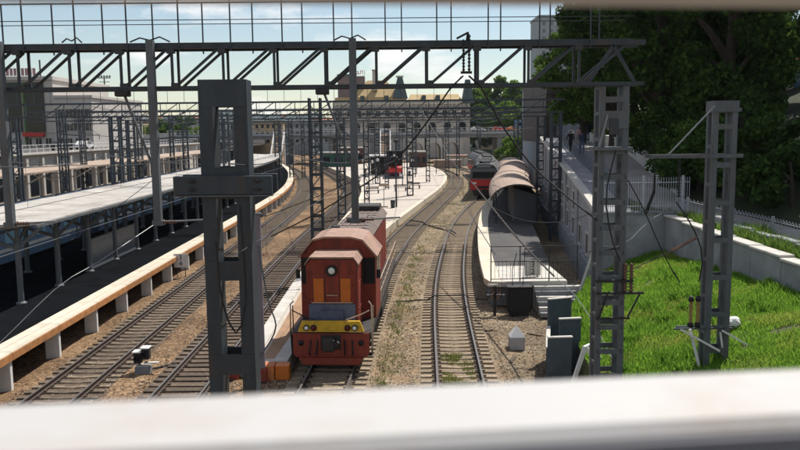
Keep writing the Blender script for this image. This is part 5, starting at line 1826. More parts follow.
def platform_sign(px_, Yv, label):
    s = thing('platform_sign', (px2x(px_, Yv), Yv, .3), label, 'sign')
    MB().bbox(-.55, .55, -.03, .03, 2.3, 2.6, .01).build('board', rail_tan, s)
    MB().tube([(0, 0, 0), (0, 0, 2.3)], .035, 6).build('post', steel_far, s)
    MB().bbox(-.45, .45, -.2, .2, 0, .1, .02).build('foot', loco_roof2, s)
platform_sign(383, 85, 'small tan sign board on a single post on the middle platform')
lp = thing('lamp_post', (px2x(395.5, 85), 85, .3), 'tall slim lamp post with round head on the middle platform', 'lamp post')
MB().tube([(0, 0, 0), (0, 0, 7.0)], [.1, .06], 8).build('pole', steel_far, lp)
MB().lathe([(.1, 0), (.28, .15), (.28, .3), (.08, .45)], (0, 0, 7.0), 'z', 12).build('lamp_head', dark_iron, lp)
ub = thing('litter_bin', (px2x(392, 84), 84.2, .3), 'small dark litter bin at the foot of the slim lamp post', 'bin')
MB().lathe([(.22, 0), (.26, .7), (.27, .75)], (0, 0, 0), 'z', 10).build('body', steel_far, ub)
MB().lathe([(.29, .75), (.2, .85)], (0, 0, 0), 'z', 10).build('lid', dark_iron, ub)
for q, (px_, Yv) in enumerate(((363, 128), (372, 124), (377, 131), (412, 128), (352, 150), (404, 146))):
    l2 = thing('globe_lamp', (px2x(px_, Yv), Yv, .3), ['white globe lamp post left of the steam engine, nearest', 'white globe lamp post second from the steam engine', 'white globe lamp post right before the shelter', 'white globe lamp post right of the steam engine', 'white globe lamp post at the far left of the platform', 'white globe lamp post behind the steam engine'][q], 'lamp post', group='globe lamps on the middle platform')
    MB().tube([(0, 0, 0), (0, 0, 3.2)], .06, 6).build('pole', dark_iron, l2)
    MB().lathe([(.05, 0), (.2, .1), (.27, .27), (.2, .45), (.05, .54)], (0, 0, 3.2), 'z', 10).build('globe', white_paint, l2)
# dark kiosks at the platform's far end
for q, (px_, Yv, w, h, m) in enumerate(((338, 185, 9, 3.2, 'kiosk_green'), (352, 200, 6, 4.0, 'kiosk_brown'), (418, 178, 4, 3.4, 'kiosk_brown'))):
    mm_ = mat(m, (0.03, 0.10, 0.075) if 'green' in m else (0.10, 0.045, 0.035), .7, .2, 1)
    kk = thing('kiosk', (px2x(px_, Yv), Yv, .3), ['dark green kiosk at the far left end of the platform', 'brown kiosk behind the green one near the viaduct', 'small brown kiosk right of the steam engine'][q], 'kiosk')
    MB().bbox(-w / 2, w / 2, 0, 3, 0, h, .05).build('walls', mm_, kk)
    MB().bbox(-w / 2 - .3, w / 2 + .3, -.3, 3.3, h + .003, h + .3, .04).build('roof', conc, kk)
    for i in range(3):
        MB().box(-w / 2 + w * (i + .2) / 3, -w / 2 + w * (i + .8) / 3, -.04, .02, 1.0, 2.3).build('window', glass_dk, kk)

# low sheds beside the right tracks far away
sh = thing('storage_shed', (px2x(463, 195), 195, 0), 'low pale shed with a rusty roof between the viaduct arches and the red train', 'shed')
MB().bbox(-4, 4, 0, 5, -.2, 2.0, .05).build('walls', conc, sh)
MB().bbox(-4.3, 4.3, -.3, 5.3, 2.003, 2.4, .05).build('roof', loco_roof, sh)
sh = thing('storage_shed', (px2x(449, 180), 183, 0), 'low brown shed beside the curve before the viaduct', 'shed')
MB().bbox(-3.2, 3.2, 0, 4, -.2, 1.4, .05).build('walls', roof_brown, sh)
MB().bbox(-3.4, 3.4, -.2, 4.2, 1.403, 1.7, .05).build('roof', barrel_m, sh)

# ---- grey blocks right of the walkway's end
GB = thing('grey_building', (px2x(575, 96), 96, 7.2), 'grey building with a dark brown upper band at the end of the walkway', 'building')
gx0, gx1 = px2x(545, 96), px2x(600, 96)
def Zg(py_): return py2z(py_, 96, 570)
MB().box(gx0 + 1.3, gx1, 96, 112, 7.0, Zg(94.5)).build('wall', bld_grey, GB, world=True)
MB().box(gx0, gx1 - 2.8, 95.2, 112, Zg(94), Zg(79)).build('upper_band', mat('brown_cladding', (0.045, 0.03, 0.027), .6, .2, 1), GB, world=True)
MB().box(gx0, gx0 + 1.28, 95.5, 112, 7.0, Zg(94.2)).build('side_column', mat('brown_cladding', (0.045, 0.03, 0.027)), GB, world=True)
MB().box(gx1 - 1.6, gx1 - .3, 95.95, 96.1, 8.0, 10.5).build('window', glass_dk, GB, world=True)
b = MB()
for k in range(12):
    b.box(gx0 + 1.6 + k * .35, gx0 + 1.7 + k * .35, 95.4, 95.5, Zg(98), Zg(94.3))
b.build('louvres', dark_iron, GB, world=True)
# pale block with windows just left of it
PB = thing('narrow_house', (px2x(541, 120), 120, 6), 'narrow pale house with small windows left of the grey building', 'building')
hx0, hx1 = px2x(533, 120), px2x(547, 120)
MB().box(hx0, hx1, 120, 130, 0, py2z(88, 120, 540)).build('wall', bld_grey, PB, world=True)
facade_windows(PB, hx0 + .2, hx1 - .2, py2z(140, 120, 540), py2z(90, 120, 540), 2, 4, 120, .4, .5, frame=bld_white)
MB().box(hx0 - .2, hx1 + .2, 119.8, 130.2, py2z(88, 120, 540) + .003, py2z(88, 120, 540) + .3).build('roof', slate, PB, world=True)
# apartment tower
AT = thing('apartment_tower', (px2x(555, 300), 300, 0), 'tall grey apartment tower behind the trees', 'building')
ax0, ax1 = px2x(538, 300), px2x(590, 300)
zt_ = py2z(17, 300, 560)
MB().box(ax0, ax1, 300, 318, 0, zt_).build('wall', bld_teal, AT, world=True)
MB().box(ax0 - .3, ax1, 299.7, 318, zt_ + .003, zt_ + .8).build('parapet', bld_grey, AT, world=True)
facade_windows(AT, ax0 + .5, ax1 - .5, 12, zt_ - 1, 7, 14, 300, .42, .5, m=glass_mat('glass_tower', (.09, .11, .13)), frame=bld_grey)
for k in range(14):
    z = 12 + (zt_ - 13) * k / 14
    MB().box(ax0 + 7.6, ax0 + 10.8, 298.9, 299.99, z + .1, z + 1.1).build('balcony', bld_grey, AT, world=True)
# house seen between the trees, far right
RH = thing('pale_house', (px2x(805, 62), 62, 8), 'pale house with shuttered window glimpsed between the trees, far right', 'building')
hx0 = px2x(786, 62)
MB().box(hx0, hx0 + 9, 62, 70, 6, py2z(60, 62, 795)).build('wall', bld_white, RH, world=True)
w = MB().box(px2x(791, 62), px2x(798, 62), 61.9, 62.05, py2z(97, 62, 795), py2z(72, 62, 795)).build('window', glass_bl, RH, world=True)
f = MB()
for q in range(5):
    zq = py2z(97, 62, 795) + q * .5
    f.box(px2x(791, 62), px2x(798, 62), 61.85, 61.899, zq, zq + .06)
f.build('shutter', white_paint, w, world=False)
MB().box(hx0 - .1, hx0 + 9, 61.6, 62.04, py2z(101, 62, 795), py2z(98.5, 62, 795)).build('balcony_slab', brick_red, RH, world=True)
MB().box(hx0, hx0 + 9, 61.9, 62.03, py2z(121, 62, 795), py2z(104, 62, 795)).build('ground_floor', mat('brown_cladding', (0.045, 0.03, 0.027)), RH, world=True)
hip(hx0 - .5, hx0 + 9.5, 61.4, 70.5, py2z(60, 62, 795) + .003, py2z(60, 62, 795) + 2, 3, 3, 'roof', brick_red, RH)

# ---- town and hills behind
struct(MB().add([(x, y_, 0) for x, y_ in ()], []).build('hills_placeholder', soil)) if False else None
def hills(name, Yv, x0, x1, hmax, seed, m):
    n_ = 60
    vs, fs = [], []
    for i in range(n_ + 1):
        x = x0 + (x1 - x0) * i / n_
        hgt = hmax * (0.55 + 0.45 * mnoise.noise((x / (x1 - x0) * 7, seed, 0))) * min(1, (n_ - abs(2 * i - n_)) / n_ * 4 + .05)
        for j, (dy, fz) in enumerate(((0, 0), (.25, .55), (.6, .9), (1, 1), (1.6, .5), (2.2, 0))):
            vs.append((x, Yv + dy * hmax * 5, -2 + (hgt + 2) * fz * (1 + .06 * mnoise.noise((x * .01, j, seed)))))
    fs = [(i * 6 + j, i * 6 + j + 1, (i + 1) * 6 + j + 1, (i + 1) * 6 + j) for i in range(n_) for j in range(5)]
    return struct(MB().add(vs, fs, True).build(name, m))
forest_far = mat('far_forest', (0.045, 0.075, 0.045), .95, .4, .02, bump=0.3, bscale=.1)
hills('hills', 1900, -1500, 200, 62, 3.1, forest_far)
hills('hills', 1500, 150, 1100, 60, 8.7, forest_far)
TOWNL = ['white', 'grey', 'cream', 'pale teal', 'pale', 'ochre']
tcols = [bld_white, bld_grey, cream, bld_teal, conc, mat('building_ochre', (.42, .32, .2), .85, .15, .3)]
town = [(200, 330, 118), (212, 300, 122), (226, 340, 116), (240, 310, 123), (254, 330, 119), (268, 300, 121), (282, 340, 117), (297, 310, 121), (312, 330, 118), (326, 300, 120), (110, 340, 119), (130, 320, 121), (150, 345, 118), (170, 310, 121), (490, 280, 121), (505, 290, 118)]
wher = ['just right of the big steel column', 'behind the white stairway']
for q, (px_, Yv, py_) in enumerate(town):
    w = random.uniform(4.0, 6.5)
    x = px2x(px_, Yv)
    zt_ = py2z(py_, Yv, px_)
    ordn = ['first', 'second', 'third', 'fourth', 'fifth', 'sixth', 'seventh', 'eighth', 'ninth', 'tenth', 'eleventh', 'twelfth', 'thirteenth', 'fourteenth', 'fifteenth', 'sixteenth']
    rank = sorted(range(len(town)), key=lambda i: town[i][0]).index(q)
    tb = thing('town_house', (x, Yv, 0), '%s town block on the skyline, %s from the left edge' % (TOWNL[q % 6], ordn[rank]), 'building', group='town houses on the skyline')
    MB().box(-w, w, 0, 12, -.2, zt_).build('wall', tcols[q % 6], tb)
    hip(x - w - .4, x + w + .4, Yv - .4, Yv + 12.4, zt_ + .003, zt_ + (2.2 if q % 3 else .6), 2.5, 4, 'roof', brick_red if q % 3 == 0 else slate, tb)
    facade_windows(tb, x - w + .4, x + w - .4, max(1, zt_ - 9), zt_ - .5, 5, 3, Yv, .45, .5)
# ================================================================== TREES
def leaves_mesh(name, centers, radii, n, size, m, flat=0.75):
    c = np.array(centers); r = np.array(radii)
    wts = r ** 2 / (r ** 2).sum()
    i = rng.choice(len(c), n, p=wts)
    d = rng.normal(0, 1, (n, 3))
    d /= np.linalg.norm(d, axis=1)[:, None] + 1e-9
    rad = r[i] * rng.random(n) ** 0.45
    p = c[i] + d * rad[:, None] * np.array([1, 1, flat])
    nrm = rng.normal(0, 1, (n, 3)) + np.array([0, 0, 0.6])
    nrm /= np.linalg.norm(nrm, axis=1)[:, None]
    a = np.cross(nrm, rng.normal(0, 1, (n, 3)))
    a /= np.linalg.norm(a, axis=1)[:, None] + 1e-9
    b = np.cross(nrm, a)
    s = (size * rng.uniform(.55, 1.25, n))[:, None]
    v = np.stack([p - a * s, p - b * s * .55, p + a * s, p + b * s * .55], 1).reshape(-1, 3)
    me = bpy.data.meshes.new(name)
    me.vertices.add(n * 4)
    me.vertices.foreach_set('co', v.ravel())
    me.loops.add(n * 4)
    me.loops.foreach_set('vertex_index', np.arange(n * 4))
    me.polygons.add(n)
    me.polygons.foreach_set('loop_start', np.arange(n) * 4)
    me.polygons.foreach_set('loop_total', np.full(n, 4))
    me.update()
    me.materials.append(m)
    return me
leaf_dark = leaf_mat('leaf_dark', (0.06, 0.115, 0.025), (0.014, 0.032, 0.011), 0.22)
leaf_mid = leaf_mat('leaf_mid', (0.11, 0.19, 0.035), (0.035, 0.075, 0.018), 0.35)
leaf_light = leaf_mat('leaf_light', (0.15, 0.25, 0.045), (0.06, 0.12, 0.024), 0.4)
def tree(x, y, z, h, rad, nleaf, size, m, label, low=0.25, group=None, nclump=26, name='broadleaf_tree', cat='tree'):
    t = thing(name, (x, y, z), label, cat, group=group)
    tr = 0.022 * h + 0.06
    top = Vector((random.uniform(-.4, .4), random.uniform(-.4, .4), h * .8))
    tb = MB()
    trunk = [(0, 0, -0.3), (random.uniform(-.1, .1), 0, h * .2), (top.x * .5, top.y * .5, h * .5), tuple(top)]
    tb.tube(crom(trunk, h / 12), [tr * 1.3] + [tr] * 2 + [max(.04, tr * (1 - k / 12)) for k in range(20)][: max(0, len(crom(trunk, h / 12)) - 3)], 8)
    cs, rs = [], []
    for k in range(nclump):
        zz = low + (1 - low) * (k + random.random()) / nclump
        prof = math.sin(math.pi * min(1, max(0.0, (zz - low + .12) / (1.1 - low)))) ** 0.6
        a = random.uniform(0, 6.283)
        rr = rad * prof * random.uniform(.45, 1.0)
        c = Vector((math.cos(a) * rr, math.sin(a) * rr, h * zz))
        cs.append(tuple(c)); rs.append(rad * random.uniform(.2, .38))
    t_limb = MB()
    for c in cs[::3]:
        s0 = Vector((top.x * c[2] / h * .6, top.y * c[2] / h * .6, max(h * .18, c[2] * .62)))
        mid = (s0 + Vector(c)) / 2 + Vector((0, 0, .25))
        tb.tube([s0, mid, Vector(c)], [tr * .45, tr * .3, tr * .12], 5)
    tb.build('trunk', bark, t)
    o = bpy.data.objects.new('crown', leaves_mesh('crown', cs, rs, nleaf, size, m))
    COL.objects.link(o)
    o.parent = t
    return t
# dark wood on the right bank: (x, y, height, radius, label)
wood = [
    (at(588, 100, 78).x, 80, 14, 4.0, 'leafy tree at the left rim of the dark wood, above the walkway', leaf_mid, .2),
    (at(622, 100, 66).x, 68, 17, 4.6, 'tall dark tree just behind the gantry mast', leaf_dark, .2),
    (at(662, 100, 56).x, 57, 17, 4.6, 'dark spreading tree behind the side arm of the slope mast', leaf_dark, .16),
    (at(700, 100, 62).x, 64, 18, 4.8, 'dense dark tree right behind the top of the slope mast', leaf_dark, .16),
    (at(735, 100, 50).x, 51, 16, 4.3, 'dark tree right of the slope mast', leaf_dark, .16),
    (at(750, 100, 60).x, 57, 18, 4.2, 'thick-crowned dark tree left of the glimpsed pale house', leaf_dark, .14),
    (at(828, 60, 46).x, 44, 17, 3.6, 'dark tree cut by the right picture edge', leaf_mid, .55),
    (at(680, 60, 86).x, 88, 20, 6, 'large dark tree deep in the wood behind the slope mast', leaf_dark, .2),
    (at(745, 60, 82).x, 84, 20, 6, 'large dark tree deep in the wood, towards the right', leaf_dark, .2),
    (at(655, 50, 100).x, 108, 22, 6.5, 'big tree closing the back of the wood, left', leaf_dark, .08),
    (at(705, 50, 100).x, 106, 22, 6.5, 'big tree closing the back of the wood, middle', leaf_dark, .08),
    (at(775, 50, 95).x, 100, 22, 6.5, 'big tree closing the back of the wood, right', leaf_dark, .08),
    (at(636, 50, 92).x, 96, 20, 5.5, 'tall tree deep in the wood above the gantry mast', leaf_mid, .2),
]
for x, y_, h, r_, lab, m, low in wood:
    tree(x, y_, hill_z(x, y_) - .2, h, r_ * 1.08, 17000, .25, m, lab, low=low, group='trees of the dark wood', nclump=46)
# undergrowth shrubs above the walkway
shr = [(630, 44, 2.0), (652, 46, 2.6), (676, 47, 2.4), (700, 44, 2.2), (722, 43, 2.6), (748, 41, 2.4), (772, 41, 2.6), (796, 38, 2.2), (690, 52, 3), (740, 48, 3), (640, 54, 2.8), (604, 62, 2.0), (598, 74, 2.2), (815, 40, 2.5)]
wordp = ['below the gantry mast', 'left of the side arm tip', 'under the side arm', 'behind the slope mast', 'just right of the slope mast', 'left of the path fence post', 'by the path fence post', 'at the right picture edge, low', 'behind the slope mast, farther up', 'right of the slope mast, farther up', 'behind the white railing', 'beside the walkway near the mast', 'beside the walking people', 'cut by the right picture edge']
for (px_, Yv, r_), wd in zip(shr, wordp):
    x = max(at(px_, 150, Yv).x, path_x(Yv) + 2.9 + r_ * .55)
    tree(x, Yv, hill_z(x, Yv) - .1, r_ * 1.35, r_, 2600, .17, leaf_mid if px_ in (604, 598, 676, 790) else leaf_dark, 'green shrub ' + wd, low=.1, group='shrubs along the walkway', nclump=14, name='shrub', cat='shrub')
# bright shrub near the barrel canopy and planting
for px_, Yv, r_, lab in ((510, 160, 3.4, 'bright green bush above the barrel canopy, left one'), (522, 150, 3.0, 'bright green bush above the barrel canopy, right one')):
    x = at(px_, 140, Yv).x
    tree(x, Yv, .0, py2z(138, Yv, px_), r_, 3000, .3, leaf_light, lab, low=.25, nclump=16, name='bush', cat='shrub')
# trees behind the station, right
struct(hills('terrain_mound', 268, px2x(455, 268), px2x(560, 268) + 40, 17, 5.0, forest_far))
for q, (px_, py_, Yv) in enumerate(((474, 92, 262), (486, 86, 268), (500, 80, 272), (514, 83, 266), (526, 90, 262), (536, 100, 258), (480, 108, 255), (508, 104, 254), (528, 108, 252))):
    x = at(px_, 110, Yv).x
    zt_ = py2z(py_, Yv, px_)
    zb_ = 3.0
    tree(x, Yv, zb_, zt_ - zb_, 6.2, 8500, .55, leaf_light if q % 2 else leaf_mid, 'green tree on the far hill behind the viaduct, %s from the left' % ['first', 'third', 'fifth', 'seventh', 'eighth', 'ninth', 'second, low', 'sixth, low', 'tenth, low'][q], low=.12, group='trees behind the viaduct', nclump=46)
for q, (px_, py_, Yv) in enumerate(((98, 128, 205), (122, 124, 215), (140, 123, 222), (158, 121, 230), (176, 117, 225), (190, 120, 220), (205, 126, 225))):
    x = at(px_, 125, Yv).x
    zt_ = py2z(py_, Yv, px_)
    tree(x, Yv, 4.0, max(4, zt_ - 4), 4.4, 2600, .45, leaf_light if q % 3 == 0 else leaf_mid, 'green tree beyond the left canopies, %s from the left' % ['first', 'second', 'third', 'fourth', 'fifth', 'sixth', 'seventh'][q], low=.1, group='trees beyond the left canopies', nclump=18)

# ================================================================== FENCES
def fence_line(name, pts, h, gap, label, m, arched=False, bar=0.012, posts=2.0, post_h=None, post_w=0.05, rails=(0.15, 0.85)):
    path = crom(pts, gap)
    r0 = path[0]
    f = thing(name, r0, label, 'fence')
    b = MB()
    for i, p in enumerate(path):
        if arched and i + 1 < len(path):
            q = path[i + 1]
            b.tube([(p.x, p.y, p.z), (p.x, p.y, p.z + h * .85), ((p.x + q.x) / 2, (p.y + q.y) / 2, p.z + h), (q.x, q.y, q.z + h * .85)], bar, 5)
        else:
            b.tube([(p.x, p.y, p.z), (p.x, p.y, p.z + h)], bar, 4)
    b.build('pickets', m, f, world=True)['kind'] = 'stuff'
    for z in rails:
        b = MB()
        b.tube([(p.x, p.y, p.z + h * z) for p in path[::3] + [path[-1]]], bar * 1.5, 5)
        b.build('rail', m, f, world=True)
    k = 0
    step = max(1, int(posts / gap))
    for p in path[::step]:
        MB().box(p.x - post_w, p.x + post_w, p.y - post_w, p.y + post_w, p.z - .2, p.z + (post_h or h * 1.05)).build('post', m, f, world=True)
    return f
fence_m = mat('fence_grey_paint', (0.30, 0.32, 0.35), .6, .2, 3)
fence_line('picket_fence', [(path_x(y) - .12, y, path_z(y)) for y in (14, 18, 22, 26, 30, 34, 37, 39.5)], 0.95, .26, 'low grey fence with arched pickets beside the path on the right', fence_m, arched=True, posts=3.2)
fence_line('metal_fence', [(10.95, 40.0, 4.33), (12.5, 40.0, 4.33), (14.4, 40.0, 4.33), (15.6, 40.2, 4.33)], 1.75, .13, 'light grey upright bar fence on the low wall beside the gantry mast', mat('fence_light', (0.42, 0.44, 0.47), .6, .2, 3), bar=.016, posts=2.1)
fence_line('metal_fence', [(xat(WALL, y) + 1.75, y, lerp_tab(LEDGE_Z, y) - .02) for y in (41, 46, 52, 58, 63, 69, 75)], 1.25, .16, 'blue-grey bar fence along the edge of the walkway by the walking people', mat('fence_blue_grey', (0.16, 0.18, 0.21), .6, .2, 3), bar=.036, posts=2.4)
# big concrete gate post of the path fence
gpst = thing('concrete_post', (path_x(30.5) - .1, 30.0, path_z(30)), 'stout grey concrete post in the path fence', 'post')
MB().bbox(-.17, .17, -.17, .17, -.2, 1.25, .03).build('shaft', conc_wall, gpst)
MB().bbox(-.2, .2, -.2, .2, 1.253, 1.32, .02).build('cap', conc_wall, gpst)
# parapet on the far side of the walkway
pw = thing('walkway_parapet', (path_x(60) + 3, 60, path_z(60)), 'sunlit concrete parapet on the far side of the walkway', 'wall')
rings = [[(path_x(y) + 2.92, y, path_z(y) - .3), (path_x(y) + 3.2, y, path_z(y) - .3), (path_x(y) + 3.2, y, path_z(y) + .9), (path_x(y) + 2.92, y, path_z(y) + .9)] for y in np.arange(44, 88, 2.0)]
MB().sweep(rings).build('wall_face', conc, pw, world=True)
rings = [[(path_x(y) + 2.86, y, path_z(y) + .903), (path_x(y) + 3.26, y, path_z(y) + .903), (path_x(y) + 3.26, y, path_z(y) + 1.0), (path_x(y) + 2.86, y, path_z(y) + 1.0)] for y in np.arange(44, 88, 2.0)]
MB().sweep(rings).build('coping', conc, pw, world=True)

# ================================================================== PEOPLE
def person(loc, rz, label, shirt, trousers, hair, h=1.75, stride=.35, swing=.3, long_sleeve=False, skirt=False):
    s = h / 1.75
    J = {}
    bones = [
        ('pelvis', (0, 0, .95), .125, None), ('waist', (0, 0.01, 1.1), .115, 'pelvis'), ('chest', (0, .015, 1.32), .145, 'waist'), ('neckb', (0, 0, 1.47), .07, 'chest'),
        ('neck', (0, 0, 1.53), .052, 'neckb'), ('jaw', (0, -.0, 1.58), .075, 'neck'), ('head', (0, .0, 1.66), .10, 'jaw'), ('crown', (0, .005, 1.72), .072, 'head')]
    for sgn, nm in ((-1, 'l'), (1, 'r')):
        st = stride * sgn
        bones += [('hip' + nm, (sgn * .1, 0, .90), .10, 'pelvis'), ('knee' + nm, (sgn * .1, st * .42 + .03, .50), .065, 'hip' + nm), ('ankle' + nm, (sgn * .1, st * .85 - .03, .10 + (.06 if st < 0 else 0)), .042, 'knee' + nm),
                  ('toe' + nm, (sgn * .11, st * .85 + .15, .035), .038, 'ankle' + nm),
                  ('sh' + nm, (sgn * .185, 0, 1.42), .07, 'chest'), ('el' + nm, (sgn * .235, -st * swing * 2 - .02, 1.14), .048, 'sh' + nm), ('wr' + nm, (sgn * .24, -st * swing * 2.6 + .10, .92), .035, 'el' + nm), ('hand' + nm, (sgn * .235, -st * swing * 2.6 + .14, .82), .034, 'wr' + nm)]
    idx = {b[0]: i for i, b in enumerate(bones)}
    me = bpy.data.meshes.new('person')
    me.from_pydata([Vector(b[1]) * s for b in bones], [(idx[b[3]], idx[b[0]]) for b in bones if b[3]], [])
    o = bpy.data.objects.new('person', me)
    COL.objects.link(o)
    md = o.modifiers.new('skin', 'SKIN')
    for i, b in enumerate(bones):
        r_ = b[2] * s
        me.skin_vertices[0].data[i].radius = (r_ * (1.22 if b[0] in ('chest', 'waist', 'pelvis') else 1), r_ * (.8 if b[0] in ('chest', 'waist') else 1))
    me.skin_vertices[0].data[0].use_root = True
    o.modifiers.new('sub', 'SUBSURF').levels = 2
    dg = bpy.context.evaluated_depsgraph_get()
    m2 = bpy.data.meshes.new_from_object(o.evaluated_get(dg))
    bpy.data.objects.remove(o)
    m2.materials.clear()
    skin_m = mat('skin', (0.42, 0.25, 0.17), .6, .1, 5)
    for mm_ in (trousers, shirt, skin_m, hair, mat('shoe_black', (.02, .02, .022), .6)):
        m2.materials.append(mm_)
    for p in m2.polygons:
        c = p.center / s
        side_ = abs(c.x)
        if c.z > 1.64 or (c.z > 1.56 and c.y < -.02):
            k = 3
        elif c.z > 1.49 and side_ < .12:
            k = 2
        elif c.z < .11:
            k = 4
        elif side_ > .19 and c.z < (1.22 if not long_sleeve else .93):
            k = 2
        elif c.z > .97:
            k = 1
        else:
            k = 0
        p.material_index = k
        p.use_smooth = True
    o = bpy.data.objects.new('person', m2)
    COL.objects.link(o)
    o.location = loc
    o.rotation_euler = (0, 0, rz)
    return tag(o, label, 'person')
c_dark = mat('cloth_black', (.02, .021, .025), .9, .2, 8)
c_navy = mat('cloth_navy', (.03, .05, .09), .9, .2, 8)
c_blue = mat('cloth_jeans', (.06, .09, .16), .9, .2, 8)
c_white = mat('cloth_white', (.62, .60, .60), .9, .1, 8)
c_pink = mat('cloth_pink', (.50, .30, .32), .9, .1, 8)
c_beige = mat('cloth_beige', (.36, .28, .2), .9, .1, 8)
h_dark = mat('hair_dark', (.015, .012, .01), .7, .1, 8)
h_brown = mat('hair_brown', (.09, .055, .03), .7, .1, 8)
def on_path(px_, Yv):
    x = at(px_, 140, Yv).x
    return (x, Yv, path_z(Yv))
person(on_path(570.5, 63.5), R(4), 'person in a black top and dark trousers walking away on the walkway', c_dark, c_dark, h_dark, 1.74, .3, long_sleeve=True)
person(on_path(582, 62.0), R(-6), 'person in a navy top and blue jeans walking away, right of the one in black', c_navy, c_blue, h_dark, 1.82, -.32, long_sleeve=True)
person(on_path(571.5, 73.5), R(180), 'person in a white shirt on the walkway ahead of the dark-clothed pair', c_white, c_blue, h_brown, 1.72, .25)
person(on_path(578.5, 75), R(180), 'person in a pink shirt beside the one in white on the walkway', c_pink, c_beige, h_brown, 1.68, -.25)
for px_, Yv, rz, lab, a_, b_ in ((358, 118, 20, 'person in white standing on the middle platform left of the steam engine', c_white, c_dark), (364.5, 140, 200, 'person in black on the middle platform near the globe lamps', c_dark, c_dark),
                                 (376, 142, 100, 'person in beige by the shelter on the middle platform', c_beige, c_blue), (409, 133, 170, 'person in navy right of the steam engine', c_navy, c_dark), (343, 150, 30, 'person in pink at the far left of the middle platform', c_pink, c_blue)):
    person((px2x(px_, Yv), Yv, .30), R(rz), lab, a_, b_, h_dark, 1.72, .2)

# ================================================================== CARS
def car(loc, rz, body, label, L_=4.3, W_=1.75, H_=1.45, van=False, name='car', cat='car'):
    c = thing(name, loc, label, cat, rz=rz)
    h = L_ / 2
    if van:
        prof = [(-h, .35), (h, .35), (h, H_ * .55), (h - .25, H_), (-h, H_)]
        MB().prism(prof, -W_ / 2, W_ / 2, 'x') if False else None
    else:
        prof = [(-h, .35), (h, .32), (h, .72), (h * .55, .9), (h * .22, H_), (-h * .5, H_), (-h * .85, .95), (-h, .88)]
    b = MB()
    n_ = len(prof)
    for sx in (-1,):
        vs_ = [(u, -W_ / 2, w) for u, w in prof] + [(u, W_ / 2, w) for u, w in prof]
        b.add(vs_, [tuple(range(n_)), tuple(range(n_, 2 * n_))[::-1]] + [(i, n_ + i, n_ + (i + 1) % n_, (i + 1) % n_) for i in range(n_)])
    b.build('body', body, c)
    for s in (-1, 1):
        if van:
            for k in range(6):
                MB().box(-h + .4 + k * (L_ - 1) / 6, -h + .4 + (k + .85) * (L_ - 1) / 6, min(s * W_ / 2, s * (W_ / 2 + .02)), max(s * W_ / 2, s * (W_ / 2 + .02)), H_ * .5, H_ * .82).build('window', glass_dk, c)
        else:
            MB().prism([(-h * .48, .92), (h * .42, .92), (h * .18, H_ - .08), (-h * .46, H_ - .08)], min(s * W_ / 2, s * (W_ / 2 + .015)), max(s * W_ / 2, s * (W_ / 2 + .015)), 'y').build('window', glass_dk, c)
        for u in (-h * .62, h * .62):
            MB().lathe([(.33, -.1), (.33, .1)], (u, s * (W_ / 2 - .1), .33), 'y', 14).build('wheel', black, c)
    return c
VZ = 8.154
car((px2x(515, 218), 218, VZ), 0, loco_or, 'orange car crossing the far viaduct')
car((px2x(529, 219), 220, VZ), math.pi, mat('bus_blue', (.10, .22, .36), .4, .1, 2), 'pale blue bus crossing the far viaduct right of the orange car', 8.0, 2.4, 3.0, True, 'bus', 'bus')
car((px2x(500, 217), 217, VZ), 0, red_paint, 'red car on the viaduct left of the orange one')
car((px2x(478, 218), 218, VZ), 0, white_paint, 'white car on the viaduct near the slate turret')
car((px2x(455, 222), 222, VZ), math.pi, emu_grey, 'grey car on the viaduct above the arches')
car((px2x(61, 132), 132, 6.0), R(80), mat('car_black', (.02, .02, .025), .3), 'dark car parked before the white modern block', 4.4)
car((px2x(84, 136), 136, 6.0), R(90), white_paint, 'white car parked before the ribbon windows', 4.4)

# ================================================================== SMALL LINESIDE THINGS
# white pyramid-topped marker
mk = thing('marker_stone', (5.05, 31.0, -.3), 'white square marker stone with a pyramid top on the gravel', 'marker')
MB().bbox(-.30, .30, -.30, .30, 0, .52, .015).build('block', mat('marker_grey', (.46, .45, .46), .85, .2, 4, bump=.2), mk)
MB().add([(-.31, -.31, .523), (.31, -.31, .523), (.31, .31, .523), (-.31, .31, .523), (0, 0, .98)], [(0, 1, 4), (1, 2, 4), (2, 3, 4), (3, 0, 4), (3, 2, 1, 0)]).build('pyramid_top', white_paint, mk)
# dwarf signal
ds = thing('dwarf_signal', (-9.35, 28.2, -.32), 'small two-headed dwarf signal between the left tracks', 'signal')
MB().bbox(-.22, .32, -.2, .2, 0, .36, .02).build('base', conc_dark, ds)
MB().box(-.18, .30, -.16, .16, .362, .39).build('base_plate', conc, ds)
for x, z in ((-.14, .45), (.16, .6)):
    MB().bbox(x - .14, x + .14, -.12, .16, z, z + .42, .03).build('head', dark_iron, ds)
    MB().lathe([(.1, 0), (.1, -.14), (.09, -.14), (.09, -.02)], (x, -.12, z + .22), 'y', 12).build('hood', black, ds)
    MB().bbox(x - .17, x + .17, -.2, .18, z + .423, z + .48, .02).build('cap', white_paint, ds)
MB().bbox(.1, .62, -.12, .05, .45, .5, .01).build('cable_tray', conc, ds)
